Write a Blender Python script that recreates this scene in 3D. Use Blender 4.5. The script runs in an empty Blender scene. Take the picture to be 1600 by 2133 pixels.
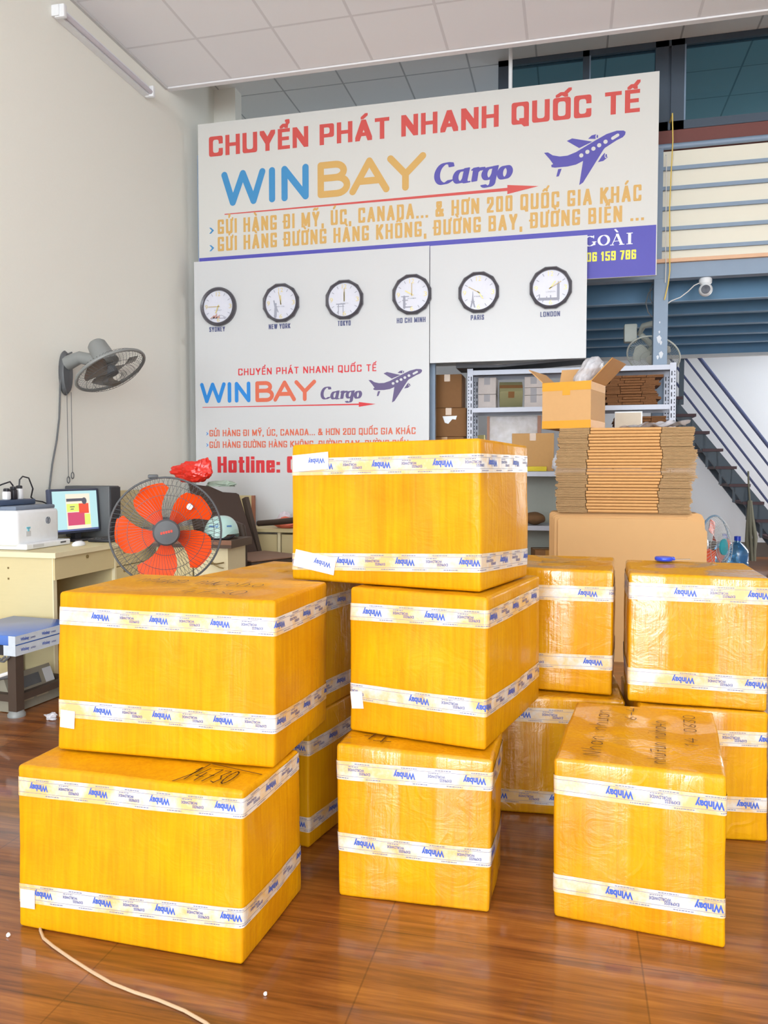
import bpy, bmesh, math, random
from mathutils import Vector, Matrix, noise
random.seed(7)
SC = bpy.context.scene
COL = SC.collection
PI = math.pi

# ------------------------------------------------------------------ camera, world, light, exposure
cam_d = bpy.data.cameras.new('camera')
cam_d.sensor_fit = 'HORIZONTAL'; cam_d.sensor_width = 36.0; cam_d.lens = 36.0
cam_d.shift_y = -16.65 / 1600.0
cam_d.clip_start = 0.05
cam = bpy.data.objects.new('camera', cam_d); COL.objects.link(cam)
cam.location = (0, 0, 1.2)
cam.rotation_euler = (math.radians(90 - 2.5), 0, math.radians(13.686))
SC.camera = cam

SC.view_settings.view_transform = 'Standard'
SC.view_settings.look = 'None'
SC.view_settings.gamma = 1.0
SC.view_settings.use_curve_mapping = False
SC.view_settings.exposure = 0.34

w = bpy.data.worlds.new('daylight'); SC.world = w; w.use_nodes = True
bgn = w.node_tree.nodes['Background']
bgn.inputs[0].default_value = (0.86, 0.93, 1.0, 1); bgn.inputs[1].default_value = 3.2

def area(name, loc, rot, sx, sy, power, color=(1, 1, 1)):
    d = bpy.data.lights.new(name, 'AREA'); d.shape = 'RECTANGLE'; d.size = sx; d.size_y = sy
    d.energy = power; d.color = color
    o = bpy.data.objects.new(name, d); COL.objects.link(o); o.location = loc; o.rotation_euler = rot
    return o
# daylight through the open shop front far behind the camera; then added fill lights out of view
area('daylight_shop_front_left', (-1.55, -6.4, 2.15), (math.radians(90), 0, 0), 3.2, 4.1, 320, (0.86, 0.94, 1.0))
area('daylight_shop_front_right', (2.9, -6.4, 2.15), (math.radians(90), 0, 0), 3.4, 4.1, 215, (0.86, 0.94, 1.0))
area('ceiling_fill', (0.6, 0.2, 4.38), (0, 0, 0), 6.5, 6.0, 70, (0.90, 0.96, 1.0))  # added overhead fill for the front room, no fixture behind it
area('mezzanine_fill', (-1.6, 11.5, 3.9), (math.radians(90), 0, math.radians(180)), 2.4, 1.4, 20, (0.95, 0.98, 1.0))  # added fill hidden behind the sign, lifts the dark mezzanine ceiling
area('stairwell_fill', (4.9, 11.0, 2.3), (math.radians(90), 0, math.radians(90)), .9, 3.6, 125, (0.95, 0.98, 1.0))  # added side light out of view, brightens the back wall by the stairs

# ------------------------------------------------------------------ materials
def lin(c): return c / 12.92 if c <= 0.04045 else ((c + 0.055) / 1.055) ** 2.4
def rgb(r, g, b): return (lin(r / 255), lin(g / 255), lin(b / 255), 1)
MATS = {}
def mat(name, col, rough=0.5, metal=0.0, coat=0.0, coat_rough=0.1, bump=0.0, bscale=40.0, vary=0.04, stretch=(1, 1, 1), spec=0.5, alpha=1.0, trans=0.0):
    if name in MATS: return MATS[name]
    m = bpy.data.materials.new(name); m.use_nodes = True
    nt = m.node_tree; p = nt.nodes['Principled BSDF']
    p.inputs['Roughness'].default_value = rough; p.inputs['Metallic'].default_value = metal
    p.inputs['Coat Weight'].default_value = coat; p.inputs['Coat Roughness'].default_value = coat_rough
    p.inputs['Specular IOR Level'].default_value = spec
    p.inputs['Alpha'].default_value = alpha; p.inputs['Transmission Weight'].default_value = trans
    tc = nt.nodes.new('ShaderNodeTexCoord'); mp = nt.nodes.new('ShaderNodeMapping')
    mp.inputs['Scale'].default_value = stretch
    nt.links.new(tc.outputs['Object'], mp.inputs[0])
    nz = nt.nodes.new('ShaderNodeTexNoise'); nz.inputs['Scale'].default_value = bscale; nz.inputs['Detail'].default_value = 3
    nt.links.new(mp.outputs[0], nz.inputs['Vector'])
    mx = nt.nodes.new('ShaderNodeMix'); mx.data_type = 'RGBA'
    a = [max(0, c * (1 - vary)) for c in col[:3]] + [1]; b = [min(1, c * (1 + vary)) for c in col[:3]] + [1]
    mx.inputs[6].default_value = a; mx.inputs[7].default_value = b
    nt.links.new(nz.outputs['Fac'], mx.inputs[0]); nt.links.new(mx.outputs[2], p.inputs['Base Color'])
    if bump > 0:
        bp = nt.nodes.new('ShaderNodeBump'); bp.inputs['Strength'].default_value = bump; bp.inputs['Distance'].default_value = 0.01
        nt.links.new(nz.outputs['Fac'], bp.inputs['Height']); nt.links.new(bp.outputs[0], p.inputs['Normal'])
        if coat > 0: nt.links.new(bp.outputs[0], p.inputs['Coat Normal'])
    MATS[name] = m
    return m
def emit(name, col, strength):
    m = bpy.data.materials.new(name); m.use_nodes = True
    p = m.node_tree.nodes['Principled BSDF']
    p.inputs['Base Color'].default_value = (0.02, 0.02, 0.02, 1); p.inputs['Roughness'].default_value = 0.3
    p.inputs['Emission Color'].default_value = col; p.inputs['Emission Strength'].default_value = strength
    return m

def wrap_material(name, gloss):
    m = bpy.data.materials.new(name); m.use_nodes = True
    nt = m.node_tree; N = nt.nodes; L = nt.links; p = N['Principled BSDF']
    tc = N.new('ShaderNodeTexCoord')
    oi = N.new('ShaderNodeObjectInfo')
    add = N.new('ShaderNodeVectorMath'); add.operation = 'ADD'
    sc = N.new('ShaderNodeVectorMath'); sc.operation = 'SCALE'; sc.inputs['Scale'].default_value = 1.0
    cx = N.new('ShaderNodeCombineXYZ')
    mul = N.new('ShaderNodeMath'); mul.operation = 'MULTIPLY'; mul.inputs[1].default_value = 37.0
    L.new(oi.outputs['Random'], mul.inputs[0])
    for i in range(3): L.new(mul.outputs[0], cx.inputs[i])
    L.new(tc.outputs['Object'], add.inputs[0]); L.new(cx.outputs[0], add.inputs[1])
    def nz(scale, st, detail=3, rough=.5, dist=0):
        mp = N.new('ShaderNodeMapping'); mp.inputs['Scale'].default_value = st; L.new(add.outputs[0], mp.inputs[0])
        n = N.new('ShaderNodeTexNoise'); n.inputs['Scale'].default_value = scale; n.inputs['Detail'].default_value = detail
        n.inputs['Roughness'].default_value = rough; n.inputs['Distortion'].default_value = dist
        L.new(mp.outputs[0], n.inputs['Vector']); return n
    streak = nz(14, (7, 7, 0.25), 3)            # upright creases of the film
    blot = nz(5, (1, 1, 1), 3)
    wrinkle = nz(9, (1, 1, 1.6), 5, .6, 1.6)
    strip = nz(1.0, (9, 9, 0.05), 0)            # overlapping tape widths
    rp = N.new('ShaderNodeValToRGB')
    e = rp.color_ramp.elements
    e[0].position = .3; e[0].color = rgb(195, 126, 0); e[1].position = .7; e[1].color = rgb(219, 160, 1)
    ad = N.new('ShaderNodeMath'); ad.operation = 'MULTIPLY_ADD'; ad.inputs[1].default_value = .45
    L.new(streak.outputs[0], ad.inputs[0])
    m2 = N.new('ShaderNodeMath'); m2.operation = 'MULTIPLY'; m2.inputs[1].default_value = .55; L.new(blot.outputs[0], m2.inputs[0])
    L.new(m2.outputs[0], ad.inputs[2]); L.new(ad.outputs[0], rp.inputs[0]); L.new(rp.outputs[0], p.inputs['Base Color'])
    p.inputs['Roughness'].default_value = .55; p.inputs['Specular IOR Level'].default_value = .16
    cw = N.new('ShaderNodeMapRange'); cw.inputs[1].default_value = .46; cw.inputs[2].default_value = .54; cw.inputs[3].default_value = .04 if not gloss else .15; cw.inputs[4].default_value = .28 if not gloss else 1.0
    p.inputs['Coat IOR'].default_value = 1.5 if not gloss else 1.7
    L.new(strip.outputs[0], cw.inputs[0]); L.new(cw.outputs[0], p.inputs['Coat Weight'])
    rr = N.new('ShaderNodeMapRange'); rr.inputs[1].default_value = .4; rr.inputs[2].default_value = .6; rr.inputs[3].default_value = .22 if not gloss else .14; rr.inputs[4].default_value = .10 if not gloss else .035
    L.new(strip.outputs[0], rr.inputs[0]); L.new(rr.outputs[0], p.inputs['Coat Roughness'])
    # sharp little folds: contrast-stretched wrinkle noise
    pw = N.new('ShaderNodeMath'); pw.operation = 'MULTIPLY'; pw.inputs[1].default_value = .9; L.new(wrinkle.outputs[0], pw.inputs[0])
    s2 = N.new('ShaderNodeMath'); s2.operation = 'MULTIPLY_ADD'; s2.inputs[1].default_value = .35
    L.new(streak.outputs[0], s2.inputs[0]); L.new(pw.outputs[0], s2.inputs[2])
    # scattered sharp fold lines
    wob = nz(4, (1, 1, 1), 2)
    va = N.new('ShaderNodeVectorMath'); va.operation = 'MULTIPLY_ADD'; va.inputs[1].default_value = (.25, .25, .25); L.new(wob.outputs['Color'], va.inputs[0]); L.new(add.outputs[0], va.inputs[2])
    vo = N.new('ShaderNodeTexVoronoi'); vo.feature = 'DISTANCE_TO_EDGE'; vo.inputs['Scale'].default_value = 7.5
    mpv = N.new('ShaderNodeMapping'); mpv.inputs['Scale'].default_value = (1, 1, .55); L.new(va.outputs[0], mpv.inputs[0]); L.new(mpv.outputs[0], vo.inputs['Vector'])
    er = N.new('ShaderNodeMapRange'); er.inputs[1].default_value = 0; er.inputs[2].default_value = .05; er.inputs[3].default_value = .22 if not gloss else .42; er.inputs[4].default_value = 0; L.new(vo.outputs['Distance'], er.inputs[0])
    ms = N.new('ShaderNodeMapRange'); ms.inputs[1].default_value = .5; ms.inputs[2].default_value = .62; L.new(blot.outputs[0], ms.inputs[0])
    em = N.new('ShaderNodeMath'); em.operation = 'MULTIPLY'; L.new(er.outputs[0], em.inputs[0]); L.new(ms.outputs[0], em.inputs[1])
    s3 = N.new('ShaderNodeMath'); s3.operation = 'ADD'; L.new(s2.outputs[0], s3.inputs[0]); L.new(em.outputs[0], s3.inputs[1]); s2 = s3
    b1 = N.new('ShaderNodeBump'); b1.inputs['Strength'].default_value = .12 if not gloss else .16; b1.inputs['Distance'].default_value = .02; L.new(s2.outputs[0], b1.inputs['Height'])
    b2 = N.new('ShaderNodeBump'); b2.inputs['Strength'].default_value = .14 if not gloss else .17; b2.inputs['Distance'].default_value = .02; L.new(s2.outputs[0], b2.inputs['Height'])
    L.new(b1.outputs[0], p.inputs['Normal']); L.new(b2.outputs[0], p.inputs['Coat Normal'])
    return m
WRAP = wrap_material('amber_packing_film', False)
WRAPG = wrap_material('glossy_amber_packing_film', True)

def tape_material():
    m = bpy.data.materials.new('white_printed_tape'); m.use_nodes = True
    nt = m.node_tree; N = nt.nodes; L = nt.links; p = N['Principled BSDF']
    tc = N.new('ShaderNodeTexCoord'); n = N.new('ShaderNodeTexNoise'); n.inputs['Scale'].default_value = 9; n.inputs['Detail'].default_value = 5; n.inputs['Roughness'].default_value = .65
    L.new(tc.outputs['Object'], n.inputs['Vector'])
    rp = N.new('ShaderNodeValToRGB'); e = rp.color_ramp.elements
    e[0].position = .42; e[0].color = rgb(218, 180, 118); e[1].position = .60; e[1].color = rgb(214, 209, 203)
    L.new(n.outputs[0], rp.inputs[0]); L.new(rp.outputs[0], p.inputs['Base Color'])
    p.inputs['Roughness'].default_value = .35; p.inputs['Coat Weight'].default_value = .5; p.inputs['Coat Roughness'].default_value = .15
    return m
TAPE = tape_material()

def floor_material():
    m = bpy.data.materials.new('wood_print_floor_tile'); m.use_nodes = True
    nt = m.node_tree; N = nt.nodes; L = nt.links; p = N['Principled BSDF']
    tc = N.new('ShaderNodeTexCoord')
    def nz(scale, st, detail=4, dist=0.0):
        mp = N.new('ShaderNodeMapping'); mp.inputs['Scale'].default_value = st; L.new(tc.outputs['Object'], mp.inputs[0])
        n = N.new('ShaderNodeTexNoise'); n.inputs['Scale'].default_value = scale; n.inputs['Detail'].default_value = detail; n.inputs['Distortion'].default_value = dist
        n.inputs['Roughness'].default_value = .62
        L.new(mp.outputs[0], n.inputs['Vector']); return n
    g = nz(3.0, (.55, 7, 1), 6, .8); g2 = nz(10, (.35, 9, 1), 4, .3)
    ad = N.new('ShaderNodeMath'); ad.operation = 'MULTIPLY_ADD'; ad.inputs[1].default_value = .6
    m2 = N.new('ShaderNodeMath'); m2.operation = 'MULTIPLY'; m2.inputs[1].default_value = .4; L.new(g2.outputs[0], m2.inputs[0])
    L.new(g.outputs[0], ad.inputs[0]); L.new(m2.outputs[0], ad.inputs[2])
    rp = N.new('ShaderNodeValToRGB'); e = rp.color_ramp.elements
    e[0].position = .36; e[0].color = rgb(92, 47, 13); e[1].position = .66; e[1].color = rgb(170, 106, 45)
    x = rp.color_ramp.elements.new(.5); x.color = rgb(136, 77, 28)
    L.new(ad.outputs[0], rp.inputs[0])
    br = N.new('ShaderNodeTexBrick'); br.offset = 0; br.inputs['Scale'].default_value = 1; br.inputs['Brick Width'].default_value = .643; br.inputs['Row Height'].default_value = .43
    br.inputs['Mortar Size'].default_value = .0022; br.inputs['Mortar Smooth'].default_value = .2
    br.inputs['Color1'].default_value = (1, 1, 1, 1); br.inputs['Color2'].default_value = (.86, .86, .86, 1); br.inputs['Mortar'].default_value = (.55, .5, .45, 1)
    mp = N.new('ShaderNodeMapping'); mp.inputs['Location'].default_value = (1.107 + .643 * 8, -2.76 + .43 * 20, 0); L.new(tc.outputs['Object'], mp.inputs[0]); L.new(mp.outputs[0], br.inputs['Vector'])
    mx = N.new('ShaderNodeMix'); mx.data_type = 'RGBA'; mx.blend_type = 'MULTIPLY'; mx.inputs[0].default_value = 1
    L.new(rp.outputs[0], mx.inputs[6]); L.new(br.outputs[0], mx.inputs[7]); L.new(mx.outputs[2], p.inputs['Base Color'])
    p.inputs['Roughness'].default_value = .36; p.inputs['Coat Weight'].default_value = .6; p.inputs['Coat Roughness'].default_value = .07
    return m

def tile_material(name, c, cm, x0, y0, tx, ty, mort=.010):
    m = bpy.data.materials.new(name); m.use_nodes = True
    nt = m.node_tree; N = nt.nodes; L = nt.links; p = N['Principled BSDF']
    tc = N.new('ShaderNodeTexCoord'); mp = N.new('ShaderNodeMapping'); mp.inputs['Location'].default_value = (-x0 + tx * 20, -y0 + ty * 30, 0)
    br = N.new('ShaderNodeTexBrick'); br.offset = 0; br.inputs['Scale'].default_value = 1; br.inputs['Brick Width'].default_value = tx; br.inputs['Row Height'].default_value = ty
    br.inputs['Mortar Size'].default_value = mort; br.inputs['Mortar Smooth'].default_value = .1
    br.inputs['Color1'].default_value = c; br.inputs['Color2'].default_value = [v * .965 for v in c[:3]] + [1]; br.inputs['Mortar'].default_value = cm
    L.new(tc.outputs['Object'], mp.inputs[0]); L.new(mp.outputs[0], br.inputs['Vector']); L.new(br.outputs[0], p.inputs['Base Color'])
    n = N.new('ShaderNodeTexNoise'); n.inputs['Scale'].default_value = 120; L.new(tc.outputs['Object'], n.inputs['Vector'])
    b = N.new('ShaderNodeBump'); b.inputs['Strength'].default_value = .12; b.inputs['Distance'].default_value = .004; L.new(n.outputs[0], b.inputs['Height']); L.new(b.outputs[0], p.inputs['Normal'])
    p.inputs['Roughness'].default_value = .8
    return m

# ------------------------------------------------------------------ mesh builder
class MB:
    def __init__(s): s.v = []; s.f = []; s.m = []; s.M = Matrix()
    def add(s, vs, fs, mi=0):
        o = len(s.v); s.v += [s.M @ Vector(p) for p in vs]
        for f in fs: s.f.append([o + i for i in f]); s.m.append(mi)
    def box(s, c, d, mi=0, R=None):
        x, y, z = [k / 2 for k in d]; c = Vector(c)
        vs = [Vector(p) for p in ((-x, -y, -z), (x, -y, -z), (x, y, -z), (-x, y, -z), (-x, -y, z), (x, -y, z), (x, y, z), (-x, y, z))]
        if R is not None: vs = [R @ p for p in vs]
        s.add([c + p for p in vs], [(0, 3, 2, 1), (4, 5, 6, 7), (0, 1, 5, 4), (1, 2, 6, 5), (2, 3, 7, 6), (3, 0, 4, 7)], mi)
    def span(s, a, b, mi=0): s.box([(a[i] + b[i]) / 2 for i in range(3)], [abs(b[i] - a[i]) for i in range(3)], mi)
    def rbox(s, c, d, r=.01, seg=3, mi=0, R=None):
        bm = bmesh.new(); bmesh.ops.create_cube(bm, size=1)
        for v in bm.verts: v.co = Vector((v.co.x * d[0], v.co.y * d[1], v.co.z * d[2]))
        bmesh.ops.bevel(bm, geom=bm.edges[:], offset=r, segments=seg, affect='EDGES', profile=.5)
        c = Vector(c); bm.verts.index_update()
        s.add([c + (R @ v.co if R is not None else v.co) for v in bm.verts], [[v.index for v in f.verts] for f in bm.faces], mi); bm.free()
    def bar(s, a, b, w, h, mi=0, upv=(0, 0, 1)):
        a, b = Vector(a), Vector(b); d = (b - a); L = d.length; d.normalize(); u = Vector(upv)
        if abs(d.dot(u)) > .95: u = Vector((0, 1, 0))
        x = d.cross(u).normalized(); y = x.cross(d).normalized()
        R = Matrix((x, d, y)).transposed(); s.box((a + b) / 2, (w, L, h), mi, R)
    def tube(s, pts, r, seg=8, mi=0, closed=False):
        pts = [Vector(p) for p in pts]; n = len(pts); vs = []; fs = []; prev = None
        for i, p in enumerate(pts):
            t = (pts[(i + 1) % n] - pts[i - 1]) if closed else (pts[min(i + 1, n - 1)] - pts[max(i - 1, 0)])
            t.normalize()
            if prev is None:
                u = Vector((0, 0, 1)) if abs(t.z) < .9 else Vector((1, 0, 0)); x = t.cross(u).normalized()
            else: x = (prev - t * prev.dot(t)).normalized()
            prev = x; y = t.cross(x); rr = r[i] if isinstance(r, (list, tuple)) else r
            vs += [p + (x * math.cos(2 * PI * k / seg) + y * math.sin(2 * PI * k / seg)) * rr for k in range(seg)]
        for i in range(n if closed else n - 1):
            j = (i + 1) % n
            for k in range(seg): fs.append((i * seg + k, i * seg + (k + 1) % seg, j * seg + (k + 1) % seg, j * seg + k))
        if not closed: fs += [tuple(range(seg))[::-1], tuple((n - 1) * seg + k for k in range(seg))]
        s.add(vs, fs, mi)
    def lathe(s, prof, o=(0, 0, 0), axis=(0, 0, 1), seg=24, mi=0, arc=1.0, caps=True):
        a = Vector(axis).normalized(); u = Vector((1, 0, 0)) if abs(a.x) < .9 else Vector((0, 1, 0)); x = a.cross(u).normalized(); y = a.cross(x); o = Vector(o)
        vs = []; fs = []; n = len(prof)
        for r, h in prof: vs += [o + a * h + (x * math.cos(2 * PI * k / seg) + y * math.sin(2 * PI * k / seg)) * r for k in range(seg)]
        for i in range(n - 1):
            for k in range(seg): fs.append((i * seg + k, i * seg + (k + 1) % seg, (i + 1) * seg + (k + 1) % seg, (i + 1) * seg + k))
        if caps: fs += [tuple(range(seg))[::-1], tuple((n - 1) * seg + k for k in range(seg))]
        s.add(vs, fs, mi)
    def cyl(s, a, b, r, seg=16, mi=0):
        a, b = Vector(a), Vector(b); s.lathe([(r, 0), (r, (b - a).length)], a, b - a, seg, mi)
    def prism(s, pts, d, mi=0):   # closed outline (3D, planar) pushed along d
        n = len(pts); a = [Vector(p) for p in pts]; d = Vector(d)
        s.add(a + [p + d for p in a], [tuple(range(n))[::-1], tuple(range(n, 2 * n))] + [(i, (i + 1) % n, n + (i + 1) % n, n + i) for i in range(n)], mi)
    def poly(s, pts, mi=0): s.add(pts, [tuple(range(len(pts)))], mi)
    def build(s, name, mats, parent=None, loc=(0, 0, 0), smooth=False, recalc=True):
        me = bpy.data.meshes.new(name); l = Vector(loc)
        me.from_pydata([p - l for p in s.v], [], s.f); 
        for m in (mats if isinstance(mats, (list, tuple)) else [mats]): me.materials.append(m)
        me.polygons.foreach_set('material_index', s.m)
        if recalc:
            bm = bmesh.new(); bm.from_mesh(me); bmesh.ops.recalc_face_normals(bm, faces=bm.faces); bm.to_mesh(me); bm.free()
        if smooth:
            me.polygons.foreach_set('use_smooth', [True] * len(me.polygons))
            try: me.set_sharp_from_angle(angle=math.radians(38))
            except Exception: pass
        me.update()
        o = bpy.data.objects.new(name, me); COL.objects.link(o)
        if parent is not None: o.parent = parent
        else: o.location = l
        return o
def tag(o, label, cat, group=None, kind=None):
    if label: o['label'] = label
    if cat: o['category'] = cat
    if group: o['group'] = group
    if kind: o['kind'] = kind
    return o
class Thing:
    def __init__(s, name, loc, label, cat, group=None):
        s.loc = Vector(loc); s.o = bpy.data.objects.new(name, None); s.o.empty_display_size = .1; COL.objects.link(s.o); s.o.location = loc; tag(s.o, label, cat, group)
    def part(s, name, mb, mats, parent=None, smooth=False, label=None, recalc=True):
        o = mb.build(name, mats, parent or s.o, s.loc, smooth, recalc)
        if label: o['label'] = label
        return o
def single(name, mb, mats, loc, label, cat, group=None, smooth=False, kind=None):
    return tag(mb.build(name, mats, None, loc, smooth), label, cat, group, kind)
def struct(name, mb, mats, parent=None, smooth=False):
    o = mb.build(name, mats, parent, (0, 0, 0), smooth)
    o['kind'] = 'structure'; return o
def copy_tree(o, parent=None):
    c = o.copy(); COL.objects.link(c)
    if parent is not None: c.parent = parent
    for ch in list(o.children): copy_tree(ch, c)
    return c

# ------------------------------------------------------------------ lettering
TXT = {}
def glyphs(body, offset=0.0, res=3, shear=0.0):
    k = (body, offset, res, shear)
    if k not in TXT:
        cu = bpy.data.curves.new('t', 'FONT'); cu.body = body; cu.offset = offset; cu.resolution_u = res; cu.shear = shear; cu.fill_mode = 'FRONT'
        o = bpy.data.objects.new('t', cu); COL.objects.link(o); bpy.context.view_layer.update()
        me = bpy.data.meshes.new_from_object(o)
        TXT[k] = ([v.co.copy() for v in me.vertices], [list(p.vertices) for p in me.polygons])
        bpy.data.objects.remove(o); bpy.data.curves.remove(cu); bpy.data.meshes.remove(me)
    return TXT[k]
def text_on(mb, body, x0, x1, zb, cap, fn, mi=0, offset=.03, smear=0, res=3, shear=0.0):
    """lay a line of writing between x0 and x1 on the baseline zb; fn maps (x, z) of the sheet to a point"""
    vs, fs = glyphs(body, offset, res, shear)
    a = min(v.x for v in vs); b = max(v.x for v in vs); sx = (x1 - x0 - smear) / (b - a); sz = cap / (.686 + 2 * offset)
    for d in ([0] if smear == 0 else [0, smear * .5, smear]):
        mb.add([fn(x0 + d + (v.x - a) * sx, zb + (v.y + offset) * sz) for v in vs], fs, mi)
LAY = [0]
def lift(p):   # each pen stroke lies a hair above the one before it, like paint over paint
    LAY[0] = (LAY[0] + 1) % 40
    return [(q[0], q[1] - LAY[0] * .00001, q[2]) for q in p]
PEN = {
 'A': (.66, [[(0, 0), (.5, 1), (1, 0)], [(.2, .27), (.8, .27)]]), 'B': (.6, [[(0, 0), (0, 1), (.75, 1), (.96, .86), (.96, .64), (.78, .53), (0, .53)], [(.78, .53), (1, .4), (1, .15), (.8, 0), (0, 0)]]),
 'C': (.6, [[(1, .74), (1, .84), (.78, 1), (.22, 1), (0, .84), (0, .16), (.22, 0), (.78, 0), (1, .16), (1, .26)]]), 'D': (.6, [[(0, 0), (0, 1), (.72, 1), (1, .8), (1, .2), (.72, 0), (0, 0)]]),
 'E': (.5, [[(1, 1), (0, 1), (0, 0), (1, 0)], [(0, .52), (.88, .52)]]), 'G': (.6, [[(1, .77), (1, .84), (.78, 1), (.22, 1), (0, .84), (0, .16), (.22, 0), (.78, 0), (1, .14), (1, .41), (.62, .41)]]),
 'H': (.62, [[(0, 0), (0, 1)], [(1, 0), (1, 1)], [(0, .52), (1, .52)]]), 'I': (.22, [[(.5, 0), (.5, 1)]]), 'K': (.62, [[(0, 0), (0, 1)], [(1, 1), (.12, .46)], [(.3, .58), (1, 0)]]),
 'L': (.48, [[(0, 1), (0, 0), (1, 0)]]), 'M': (.78, [[(0, 0), (0, 1), (.5, .1), (1, 1), (1, 0)]]), 'N': (.64, [[(0, 0), (0, 1), (1, 0), (1, 1)]]),
 'O': (.62, [[(.22, 0), (0, .16), (0, .84), (.22, 1), (.78, 1), (1, .84), (1, .16), (.78, 0), (.22, 0)]]), 'P': (.58, [[(0, 0), (0, 1), (.75, 1), (1, .86), (1, .56), (.75, .42), (0, .42)]]),
 'Q': (.62, [[(.22, 0), (0, .16), (0, .84), (.22, 1), (.78, 1), (1, .84), (1, .16), (.78, 0), (.22, 0)], [(.62, .12), (1.0, -.14)]]), 'R': (.62, [[(0, 0), (0, 1), (.75, 1), (1, .86), (1, .6), (.75, .47), (0, .47)], [(.55, .47), (1, 0)]]),
 'S': (.56, [[(1, .78), (1, .86), (.78, 1), (.22, 1), (0, .86), (0, .66), (1, .36), (1, .14), (.78, 0), (.22, 0), (0, .14), (0, .22)]]), 'T': (.56, [[(0, 1), (1, 1)], [(.5, 1), (.5, 0)]]),
 'U': (.62, [[(0, 1), (0, .16), (.22, 0), (.78, 0), (1, .16), (1, 1)]]), 'W': (.9, [[(0, 1), (.25, 0), (.5, 1), (.75, 0), (1, 1)]]), 'Y': (.64, [[(0, 1), (.5, .42), (1, 1)], [(.5, .42), (.5, 0)]]),
 '0': (.56, [[(.22, 0), (0, .16), (0, .84), (.22, 1), (.78, 1), (1, .84), (1, .16), (.78, 0), (.22, 0)]]), '1': (.36, [[(0, .78), (.6, 1), (.6, 0)]]), '2': (.54, [[(0, .68), (0, .84), (.22, 1), (.78, 1), (1, .84), (1, .6), (0, .1), (0, 0), (1, 0)]]),
 '5': (.54, [[(1, 1), (0, 1), (0, .56), (.78, .56), (1, .43), (1, .14), (.78, 0), (.22, 0), (0, .14), (0, .20)]]), '6': (.54, [[(1, .82), (1, .86), (.78, 1), (.22, 1), (0, .86), (0, .14), (.22, 0), (.78, 0), (1, .14), (1, .40), (.78, .53), (0, .53)]]),
 '7': (.5, [[(0, 1), (1, 1), (.35, 0)]]), '8': (.54, [[(.22, .53), (0, .64), (0, .86), (.22, 1), (.78, 1), (1, .86), (1, .64), (.78, .53), (.22, .53), (0, .4), (0, .14), (.22, 0), (.78, 0), (1, .14), (1, .4), (.78, .53)]]),
 '9': (.54, [[(0, .18), (0, .14), (.22, 0), (.78, 0), (1, .14), (1, .86), (.78, 1), (.22, 1), (0, .86), (0, .60), (.22, .47), (1, .47)]]),
 '&': (.7, [[(1, 0), (.12, .76), (.12, .9), (.32, 1), (.52, 1), (.66, .88), (.66, .74), (0, .34), (0, .14), (.2, 0), (.5, 0), (.95, .42)]]),
 '.': (.2, [[(.5, 0), (.5, .03)]]), ',': (.2, [[(.5, .03), (.5, -.1), (.2, -.2)]]), ':': (.22, [[(.5, 0), (.5, .04)], [(.5, .56), (.5, .60)]]), ' ': (.24, []),
 'o': (.56, [[(.22, 0), (0, .14), (0, .58), (.22, .72), (.78, .72), (1, .58), (1, .14), (.78, 0), (.22, 0)]]), 't': (.40, [[(.4, .98), (.4, .12), (.6, 0), (1, 0)], [(0, .72), (1, .72)]]),
 'l': (.22, [[(.5, 0), (.5, 1)]]), 'i': (.22, [[(.5, 0), (.5, .72)], [(.5, .98), (.5, 1)]]), 'n': (.56, [[(0, 0), (0, .72)], [(0, .6), (.3, .72), (.78, .72), (1, .58), (1, 0)]]),
 'e': (.56, [[(0, .37), (1, .37), (1, .58), (.78, .72), (.22, .72), (0, .58), (0, .14), (.22, 0), (.78, 0), (1, .14)]]),
}
MARK = {'\u0301': [[(.38, 1.20), (.72, 1.40)]], '\u0300': [[(.62, 1.20), (.28, 1.40)]], '\u0309': [[(.40, 1.42), (.62, 1.44), (.66, 1.34), (.48, 1.26), (.48, 1.20)]],
        '\u0303': [[(.08, 1.22), (.34, 1.34), (.62, 1.22), (.92, 1.34)]], '\u0302': [[(.14, 1.19), (.5, 1.33), (.86, 1.19)]], '\u031b': [[(.98, .92), (1.26, .98), (1.30, 1.14)]]}
import unicodedata
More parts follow.
